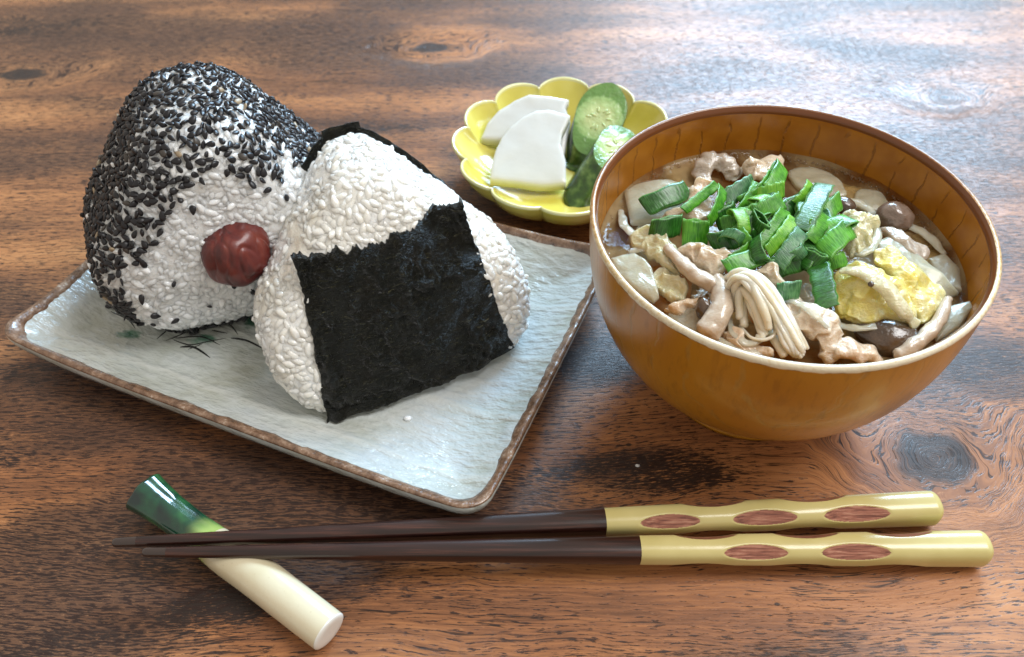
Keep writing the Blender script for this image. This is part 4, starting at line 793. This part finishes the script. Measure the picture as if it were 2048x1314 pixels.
def scallion(label, A, B, wid, kind, mat, roll=0., h=2.6, shear=.25, seed=0):
    A, B = np.array(A, float), np.array(B, float); L = np.linalg.norm(B-A); t = (B-A)/L; mid = (A+B)/2; cd = nrm(CAMP-mid)
    n_ = nrm(cd-t*(cd@t)); w = np.cross(t, n_); cr, sr = math.cos(R(roll)), math.sin(R(roll)); n_, w = n_*cr+w*sr, -n_*sr+w*cr
    rr = np.random.default_rng(seed); m = 44
    if kind == 'loop':          # flattened ring of leaf
        th = np.linspace(0, 2*np.pi, m, endpoint=False); pu = np.cos(th); pv = np.sin(th)*(np.abs(np.sin(th))**.25)
        C = np.c_[pu*L/2, pv*h/2+.35*np.sin(pu*2.2+seed)]; closed = True
    else:                       # opened strip, bowed or hooked
        u = np.linspace(-1, 1, m); k = {'arc': 1.25, 'hook': 2.2, 'flat': .45}[kind]
        C = np.c_[np.sin(u*k)/math.sin(min(k, 1.57))*L/2 if k < 1.57 else np.sin(u*k)*L/2, (np.cos(u*k)-math.cos(k))*h]; closed = False
        C[:, 1] -= C[:, 1].mean()
    C += rr.normal(size=(1, 2))*.05
    dT = np.gradient(C, axis=0) if not closed else (np.roll(C, -1, 0)-np.roll(C, 1, 0)); dT = nrm(dT); Nn = np.c_[-dT[:, 1], dT[:, 0]]
    wid = wid*.9; th_w = .24; nw = 9; V = []; UV = []
    for side in (1, -1):
        for j in range(nw):
            f_ = j/(nw-1)-.5; e = 1-.5*(2*abs(f_))**8
            cup = .5*math.sin(f_*3.1+seed); tw = math.sin(seed*2.3)*.45
            for i, (c_, nn_) in enumerate(zip(C, Nn)):
                cc = c_+nn_*side*th_w*e
                an = tw*cc[0]/L; wv = f_*wid*(1+.06*math.sin(i*.7+seed)); V.append(mid+t*(cc[0]+shear*math.sin(seed*1.9)*f_*wid*1.2)+n_*(cc[1]+cup*(c_[0]/L)+wv*math.sin(an))+w*(wv*math.cos(an))); UV.append((i/m*1.0+seed*.13, f_))
    F = []
    mm = m if closed else m-1
    for j in range(nw-1):
        for i in range(mm):
            a, b = j*m+i, j*m+(i+1) % m; F.append((a, b, b+m, a+m)); o = nw*m; F.append((o+a+m, o+b+m, o+b, o+a))
    o = nw*m
    for i in range(mm):
        i2 = (i+1) % m; F.append((i2, i, o+i, o+i2)); e = (nw-1)*m; F.append((e+i, e+i2, o+e+i2, o+e+i))
    if not closed:
        for j in range(nw-1):
            F.append((j*m, (j+1)*m, o+(j+1)*m, o+j*m)); a = m-1; F.append((a+(j+1)*m, a+j*m, o+a+j*m, o+a+(j+1)*m))
    V = np.array(V); base = V.mean(0).copy(); base[2] = V[:, 2].min()
    ob = mk('scallion_slice', V, F, SCM[mat], loc=base); uvl = ob.data.uv_layers.new(name='UVMap')
    for lp in ob.data.loops: uvl.data[lp.index].uv = UV[lp.vertex_index]
    bm = bmesh.new(); bm.from_mesh(ob.data); bmesh.ops.recalc_face_normals(bm, faces=bm.faces); bm.to_mesh(ob.data); bm.free()
    for p_ in ob.data.polygons: p_.use_smooth = True
    tag(ob, label, 'scallion', 'scallion slices heaped on the soup')
SCL = [
 # base layer of the heap first
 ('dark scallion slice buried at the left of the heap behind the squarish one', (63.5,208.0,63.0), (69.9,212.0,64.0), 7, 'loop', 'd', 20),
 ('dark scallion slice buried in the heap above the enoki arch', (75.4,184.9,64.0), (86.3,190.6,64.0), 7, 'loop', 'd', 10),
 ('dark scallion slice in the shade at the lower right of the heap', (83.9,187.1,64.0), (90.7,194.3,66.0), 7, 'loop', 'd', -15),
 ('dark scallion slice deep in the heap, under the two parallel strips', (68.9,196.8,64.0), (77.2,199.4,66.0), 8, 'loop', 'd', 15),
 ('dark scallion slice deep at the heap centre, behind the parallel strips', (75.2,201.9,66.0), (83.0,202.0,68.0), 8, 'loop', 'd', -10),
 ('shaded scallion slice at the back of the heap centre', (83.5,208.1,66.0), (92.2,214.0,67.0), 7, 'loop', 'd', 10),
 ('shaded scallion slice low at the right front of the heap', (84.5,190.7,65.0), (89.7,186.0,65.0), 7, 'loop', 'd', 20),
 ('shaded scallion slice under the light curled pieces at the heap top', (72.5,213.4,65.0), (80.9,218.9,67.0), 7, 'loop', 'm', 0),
 # visible pieces
 ('long pointed dark scallion slice, leftmost of all', (42.2,216.7,62.0), (56.9,224.0,63.0), 7.2, 'loop', 'd', -10),
 ('scallion slice at the far left, below the leftmost pointed one', (42.8,206.5,61.0), (52.6,207.8,62.0), 7.0, 'loop', 'd', 10),
 ('squarish bright scallion slice standing at the left front of the heap', (52.0,201.9,64.0), (59.6,201.2,64.0), 9.0, 'loop', 'm', 12),
 ('straight narrow light scallion strip slanting across the pink pork', (53.5,211.6,64.5), (65.6,222.8,66.0), 3.6, 'flat', 'm', 5),
 ('hook shaped scallion strip arching down left of the heap', (60.9,205.7,65.0), (66.8,218.9,68.0), 4.2, 'arc', 'm', 40),
 ('broad bluish scallion face at the upper left of the heap', (67.0,215.6,66.0), (77.3,222.4,67.0), 6.4, 'arc', 'b', 0),
 ('dark scallion slice beside the squarish one, above the browned pork', (59.5,196.4,64.5), (67.9,198.1,65.0), 6.6, 'loop', 'd', 0),
 ('small greyish scallion slice in the middle left of the heap', (67.5,199.0,68.0), (72.5,199.0,68.5), 7.4, 'flat', 'g', 0),
 ('broad dull green scallion slice above the greyish one', (63.7,202.0,66.0), (74.6,205.9,69.0), 6.2, 'arc', 'm', 10),
 ('large bright scallion slice at the front edge, over the enoki arch', (61.9,184.6,65.0), (73.8,189.8,66.0), 6.6, 'loop', 'm', -8),
 ('dark upright scallion fold just behind the large front slice', (64.7,188.0,65.0), (71.7,193.4,67.0), 5.0, 'arc', 'm', 30),
 ('curled scallion ring tip at the very back of the heap', (79.7,215.0,69.0), (85.7,226.4,70.0), 6.0, 'loop', 'm', 25),
 ('narrow scallion strip left of the back ring tip', (69.9,207.8,67.0), (77.3,219.8,69.0), 3.6, 'arc', 'm', 20),
 ('tall scallion curl rising at the back left of the heap top', (75.3,213.0,68.0), (82.3,222.6,70.0), 5.0, 'arc', 'm', 30),
 ('lime green scallion piece lit at the top of the heap', (75.9,211.9,70.0), (84.1,213.8,71.0), 5.6, 'arc', 'l', 0),
 ('wide glossy scallion face in the middle of the heap top', (72.9,202.9,70.0), (82.3,208.0,71.5), 6.4, 'arc', 'm', 0),
 ('left one of two parallel curved strips in the heap front', (71.6,190.5,68.0), (81.9,202.9,72.0), 4.4, 'arc', 'm', 12),
 ('right one of two parallel curved strips in the heap front', (74.6,188.7,68.0), (84.0,199.7,71.5), 4.6, 'arc', 'l', 15),
 ('long bluish scallion strip running down the heap right of centre', (77.0,184.9,67.0), (85.2,194.8,71.0), 5.4, 'arc', 'b', 0),
 ('short bright scallion fold at the back right of the heap', (88.1,209.0,69.0), (93.3,217.0,70.5), 5.4, 'arc', 'l', 30),
 ('broad bluish green scallion slice crowning the right of the heap', (85.4,196.0,71.0), (96.5,215.7,72.0), 6.6, 'arc', 'b', -8),
 ('upright scallion ring at the right back corner of the heap', (94.8,206.2,67.0), (101.4,212.0,68.0), 5.8, 'loop', 'm', 10),
 ('mid green scallion fold between the crown piece and the right curl', (87.6,192.8,69.0), (94.7,203.2,70.0), 5.0, 'arc', 'm', 20),
 ('looped scallion ring on the right slope of the heap', (91.6,196.9,68.0), (101.8,202.1,68.5), 6.0, 'loop', 'm', -30),
 ('large shiny scallion curl at the rightmost edge of the heap', (90.5,189.6,67.0), (101.2,199.3,68.0), 7.4, 'hook', 'm', -10),
 ('small scallion end below the rightmost curl', (92.1,187.1,64.5), (97.6,188.8,65.0), 5.0, 'loop', 'm', 0),
 ('long dark scallion strip hanging down toward the yellow cabbage', (88.6,186.1,66.0), (88.1,170.4,64.0), 7.2, 'arc', 'd', -10),
 ('short bluish scallion piece lying alone right of the enoki', (74.7,174.7,65.5), (81.3,175.7,65.5), 5.6, 'loop', 'b', 0),
]
seen_ = set(); hc = np.array((78.7,201.9,67.0)); hx = np.array((98.0,201.7,67.0))-hc; hy = np.array((82.5,220.2,67.0))-hc
for k in range(16):
    an = rng.uniform(0, 6.28); rd = math.sqrt(rng.uniform(.02, .75)); c_ = hc+hx*math.cos(an)*rd+hy*math.sin(an)*rd+np.array([0, 0, 3.2*(1-rd*rd)+rng.uniform(-1.5, 1.2)])
    d_ = nrm(np.array([rng.normal(), rng.normal(), rng.normal()*.5]))*rng.uniform(2.6, 4.6)
    fm = k % 3; cl = k % 4; rx, ry = math.cos(an)*rd, math.sin(an)*rd
    zn = 'very middle' if rd < .35 else (('right' if rx > 0 else 'left') if abs(rx) > abs(ry) else ('back' if ry > 0 else 'front'))
    lab = 'small %s scallion %s at the %s of the heap' % (('mid green', 'light green', 'bluish green', 'dark green')[cl], ('folded ring', 'bowed strip', 'hooked strip')[fm], zn)
    if lab in seen_: lab += ', nearer the '+('right' if rx > 0 else 'left')
    seen_.add(lab)
    scallion(lab, c_-d_, c_+d_, rng.uniform(3.2, 5.2), ('loop', 'arc', 'hook')[fm], 'mlbd'[cl], rng.uniform(-60, 60), h=rng.uniform(1.8, 2.8), seed=50+k)
for i, (lab, A, B, wd, kd, mt, rl) in enumerate(SCL): scallion(lab, A, B, wd, kd, mt, rl, h=2.5 if kd == 'loop' else 2.2, seed=i*1.7 % 6.3 if False else i)

# ------------------------------------------------------------------ chopsticks
def chopstick(label, tip, joint, end, dimples, handle_r=(3.9, 5.0), rt=1.35, roll=0.):
    tip, joint, end = [np.array(p, float) for p in (tip, joint, end)]
    ax = nrm(end-tip); L = np.linalg.norm(end-tip); lj = (joint-tip)@ax
    up = np.array([0, 0, 1.]); up = nrm(up-ax*(up@ax)); sd = np.cross(ax, up)            # sd points to the viewer's side or away
    t = thing('chopstick', label, 'chopstick', tuple((tip+end)/2*np.array([1, 1, 0])), 'pair of chopsticks')
    def sq(th, r, m): return r/(np.abs(np.cos(th))**m+np.abs(np.sin(th))**m)**(1/m)
    k = 96; th = np.linspace(0, 2*np.pi, k, endpoint=False)
    def ring(s_, r, m): rr = sq(th, r, m); return tip+ax*s_+np.outer(np.cos(th)*rr, up)+np.outer(np.sin(th)*rr, sd)
    # dark wooden shaft
    s = Mat('dark red brown chopstick wood'); p = s.co(); a_ = ax; x, y, z = s.sep(p)
    n1 = s.noise(s.scale(p, (.03, .8, .8)), 1, 4, .6); s.set(col=s.ramp(n1, [(.35, (.011, .004, .003)), (.55, (.030, .009, .006)), (.72, (.075, .024, .014))]), rough=.27, normal=s.bump(n1, .1, .4), coat=.3, coatr=.15)
    ss_ = np.linspace(7, lj, 60); V = np.concatenate([ring(q, np.interp(q, [0, lj], [rt, handle_r[0]-.12]), np.interp(q, [0, lj], [2.2, 3.2])) for q in ss_])
    mk('shaft', V, grid_faces(len(ss_), k, cv=True, flip=True), s, t)
    c = Mat('clear brown tip coat').set(col=(.028, .014, .010), rough=.12, coat=.6, coatr=.04, spec=.6)
    tr = [(0.0, .05), (.15, .55), (.5, .9), (1.2, 1.0), (3, 1.0), (7, 1.0)]
    V = np.concatenate([ring(q, f_*np.interp(q, [0, lj], [rt, handle_r[0]-.12]), 2.2) for q, f_ in tr]); mk('tip', V, grid_faces(len(tr), k, cv=True, flip=True), c, t)
    g = Mat('mustard yellow chopstick paint'); p = g.co(); n1 = g.noise(g.scale(p, .06), 1, 3); g.set(col=g.mix(g.ss(n1, .35, .65), (.54, .455, .175), (.60, .515, .215)), rough=.27, coat=.3, coatr=.15, normal=g.bump(g.noise(g.scale(p, .4), 1, 2), .12, .4))
    w = Mat('bare carved wood'); p = w.co(); n1 = w.noise(w.scale(p, (.12, 1.6, 1.6)), 1, 3, .6); n2 = w.noise(w.scale(p, (1.6, .2, .2)), 1, 2)
    w.set(col=w.ramp(n1, [(.34, (.15, .050, .034)), (.52, (.33, .125, .080)), (.68, (.48, .24, .16))]), rough=.33, normal=w.bump(w.m('ADD', n1, n2), .15, .6))  # wood tones lightened to stand in for a reflection in the dimples
    # handle with carved dimples: radius cut by shallow cylinders
    kk = 176; th2 = np.linspace(0, 2*np.pi, kk, endpoint=False); m = int((L-lj)/.3); sv_ = np.linspace(lj, L, m)
    rad = np.interp(sv_, [lj, L], handle_r); e = np.clip((sv_-(L-handle_r[1]*.75))/(handle_r[1]*.75), 0, 1); capf = np.sqrt(np.clip(1-e**2.4, 0, 1)); capf[-1] = .02
    Rg = np.array([sq(th2, r*c_, 2.6) for r, c_ in zip(rad, capf)]); R0 = Rg.copy()
    for s0, phi, depth, half in dimples:
        phi = R(phi+roll); r0 = np.interp(s0, sv_, rad)*sq(np.array([phi]), 1, 2.6)[0]
        pl = r0-depth+depth*((sv_-s0)/half)**2                                 # distance of the cut from the axis
        cth = np.cos(th2-phi); lim = np.where(cth[None] > .15, pl[:, None]/np.maximum(cth[None], .15), 1e9); Rg = np.minimum(Rg, np.where((np.abs(sv_-s0) < half*1.6)[:, None], lim, 1e9))
    P = (tip+np.outer(sv_, ax))[:, None, :]+(Rg*np.cos(th2))[..., None]*up+(Rg*np.sin(th2))[..., None]*sd
    V = P.reshape(-1, 3); F = grid_faces(m, kk, cv=True, flip=True); cut = (R0-Rg > .10).ravel()
    seg = np.zeros(len(V), int); owner = np.full((m, kk), -1)
    for di, (s0, phi, depth, half) in enumerate(dimples):
        da = np.abs((th2-R(phi+roll)+np.pi) % (2*np.pi)-np.pi); owner[(np.abs(sv_-s0) < half*1.1)[:, None] & (da < 1.0)[None]] = di
    owner = owner.ravel(); Fh = []; Fd = {}
    for q in F:
        if all(cut[i] for i in q) and owner[q[0]] >= 0: Fd.setdefault(owner[q[0]], []).append(q)
        else: Fh.append(q)
    def sub(name, fs, mat):
        ids = sorted({i for q in fs for i in q}); mp = {i: n_ for n_, i in enumerate(ids)}; return mk(name, V[ids], [tuple(mp[i] for i in q) for q in fs], mat, t)
    sub('handle', Fh, g)
    for di, fs in Fd.items(): sub('carved_dimple', fs, w)
T1, J1, E1 = (-115.7,127.1,13.2), (27.0,136.2,7.2), (130.1,140.9,5.6)
T2, J2, E2 = (-106.2,124.0,13.2), (36.4,127.2,7.2), (140.1,127.1,5.6)
def along(T, E, p): T, E, p = map(np.array, (T, E, p)); a = nrm(E-T); return float((p-T)@a)
D1 = [(along(T1, E1, (45.6,134.4,10.0)), 38, .95, 9.5), (along(T1, E1, (73.9,135.2,10.0)), 38, 1.0, 10.3), (along(T1, E1, (101.7,136.3,10.0)), 38, 1.05, 10.6),
      (along(T1, E1, (59.3,142.3,6.0)), -52, 1.1, 10), (along(T1, E1, (89.8,143.8,6.0)), -52, 1.2, 10.5), (along(T1, E1, (58.8,133.7,6.0)), 128, 1.1, 10), (along(T1, E1, (88.1,134.5,6.0)), 128, 1.2, 10.5), (along(T1, E1, (75.2,137.5,6.0)), 218, 1.0, 10)]
D2 = [(along(T2, E2, (69.0,125.0,10.0)), 38, 1.0, 9.8), (along(T2, E2, (97.9,124.6,10.0)), 38, 1.05, 10.6),
      (along(T2, E2, (55.5,131.8,6.0)), -52, 1.1, 9.5), (along(T2, E2, (85.0,132.2,6.0)), -52, 1.2, 10), (along(T2, E2, (112.9,132.1,6.0)), -52, 1.2, 10), (along(T2, E2, (54.3,123.6,6.0)), 128, .9, 9.5), (along(T2, E2, (83.2,122.8,6.0)), 128, 1.0, 10), (along(T2, E2, (110.8,122.5,6.0)), 128, 1.0, 10)]
chopstick('far chopstick with mustard handle, nearer the plate and bowl', T1, J1, E1, D1)
chopstick('near chopstick with mustard handle, closest to the viewer', T2, J2, E2, D2)

# ------------------------------------------------------------------ leek-shaped chopstick rest
def rest():
    t = thing('chopstick_rest', 'glazed leek shaped chopstick rest, white stalk and green top', 'chopstick rest', (-82.7,123.5,-0.0))
    s = Mat('cream white glaze'); p = s.co(); n1 = s.noise(s.scale(p, .05), 1, 3); n2 = s.noise(s.scale(p, 1.1), 1, 2)
    x, y, z = s.sep(p); ex, ey = np.array((-94.8,125.3,6.0)[:2])-np.array((-82.7,123.5,-0.0)[:2])
    dg = s.m('SQRT', s.m('ADD', s.m('POWER', s.m('SUBTRACT', x, float(ex)), 2), s.m('POWER', s.m('SUBTRACT', y, float(ey)), 2)))
    col = s.mix(s.ss(n1, .35, .65), (.58, .50, .32), (.64, .57, .40)); col = s.mix(s.m('MULTIPLY', s.ss(s.m('ADD', dg, s.m('MULTIPLY', n1, 6)), 5, 12, 1, 0), .8), col, (.30, .36, .05))
    col = s.mix(s.m('MULTIPLY', s.ss(n2, .68, .75), .35), col, (.45, .34, .2))
    s.set(col=col, rough=.2, coat=.5, coatr=.05, normal=s.bump(s.m('ADD', n1, s.m('MULTIPLY', n2, .06)), .8, .5))
    g = Mat('leek green glaze'); p = g.co(); n1 = g.noise(g.scale(p, (.13, .13, .13)), 1, 2, .5, .3); g.set(col=g.ramp(n1, [(.30, (.003, .018, .016)), (.50, (.006, .060, .028)), (.64, (.025, .13, .04)), (.78, (.22, .36, .09))]), rough=.12, coat=.8, coatr=.03, normal=g.bump(n1, .6, .4))
    gx, gy, gz = g.sep(p); sx, sy = np.array((-85.9,129.1,6.0)[:2])-np.array((-82.7,123.5,-0.0)[:2]); gd = g.m('SQRT', g.m('ADD', g.m('POWER', g.m('SUBTRACT', gx, float(sx)), 2), g.m('POWER', g.m('SUBTRACT', gy, float(sy)), 2)))
    g.set(col=g.mix(g.ss(g.m('ADD', gd, g.m('MULTIPLY', n1, 8)), 8, 15, 1, 0), g.b.inputs['Base Color'].links[0].from_socket, (.34, .46, .12)))
    e = Mat('white cut end glaze').set(col=(.78, .77, .72), rough=.25, coat=.4, coatr=.1)
    path = [(-49.8,103.4,6.0), (-61.1,111.5,6.4), (-72.4,119.7,6.6), (-80.9,125.5,6.2), (-87.3,130.1,6.0)]
    V, F = sweep(path, [5.9, 6.0, 6.1, 6.0, 5.7], n=60, k=40, ell=.90, round_ends=False); mk('white_stalk', V, F[:-2], s, t)
    P = np.array(path); d = nrm(P[0]-P[1])
    V, F = sweep([P[0]-d*.3, P[0]+d*.2, P[0]+d*.55], [5.88, 5.8, 5.1], n=8, k=40, ell=.90, round_ends=False); V = V.reshape(8, 40, 3); c_ = V[-1].mean(0); V = np.concatenate([V.reshape(-1, 3)]+[c_+(V[-1]-c_)*q_+d*.12 for q_ in (.93, .6, .3, .02)]); mk('cut_end', V, grid_faces(12, 40, cv=True), e, t)
    p2 = [(-85.9,129.1,6.0), (-94.0,134.8,6.3), (-103.4,141.0,7.8), (-111.3,146.1,9.8)]
    V, F = sweep(p2, [5.85, 5.3, 5.6, 6.9], n=44, k=48, ell=.84, round_ends=False, prof=lambda th: 1-.10*np.exp(-((th-.4)/.35)**2)-.10*np.exp(-((th-5.6)/.35)**2))
    n_ = 44; k = 48; V = V.reshape(n_, k, 3); dd = nrm(np.array(p2[-1])-np.array(p2[-2]))
    tipr = V[-1]; c = tipr.mean(0); rings = [c+(tipr-c)*.93+dd*.6, c+(tipr-c)*.8+dd*.5, c+(tipr-c)*.55-dd*1.5, c+(tipr-c)*.02-dd*2.5]
    V = np.concatenate([V.reshape(-1, 3)]+rings); mk('green_top', V, grid_faces(n_+4, k, cv=True), g, t)
rest()
for o_ in bpy.data.objects:
    if o_.parent is None and o_.get('category') == 'chopstick rest': o_.location.x -= .0015
# stray crumbs
GR = bent_grain(3, 1.5, 1.1, .7, .1)
def crumb(p, label, sc=1.0, mat=RICE, cat='crumb'):
    u, v_ = plate_local(np.array(p)); z = float(plate_z(u, v_)) if plate_d(u, v_) > 0 else 0.0
    tag(mk('rice_crumb', GR[0]*sc+np.array([p[0], p[1], z+.45*sc]), GR[1], mat, loc=(p[0], p[1], z)), label, cat)
crumb((-34.7,175.4,7.5), 'tiny translucent rice crumb on the plate below the nori')
crumb((40.4,160.7,0.0), 'tiny pale crumb on the dark wood between plate corner and bowl', .55)
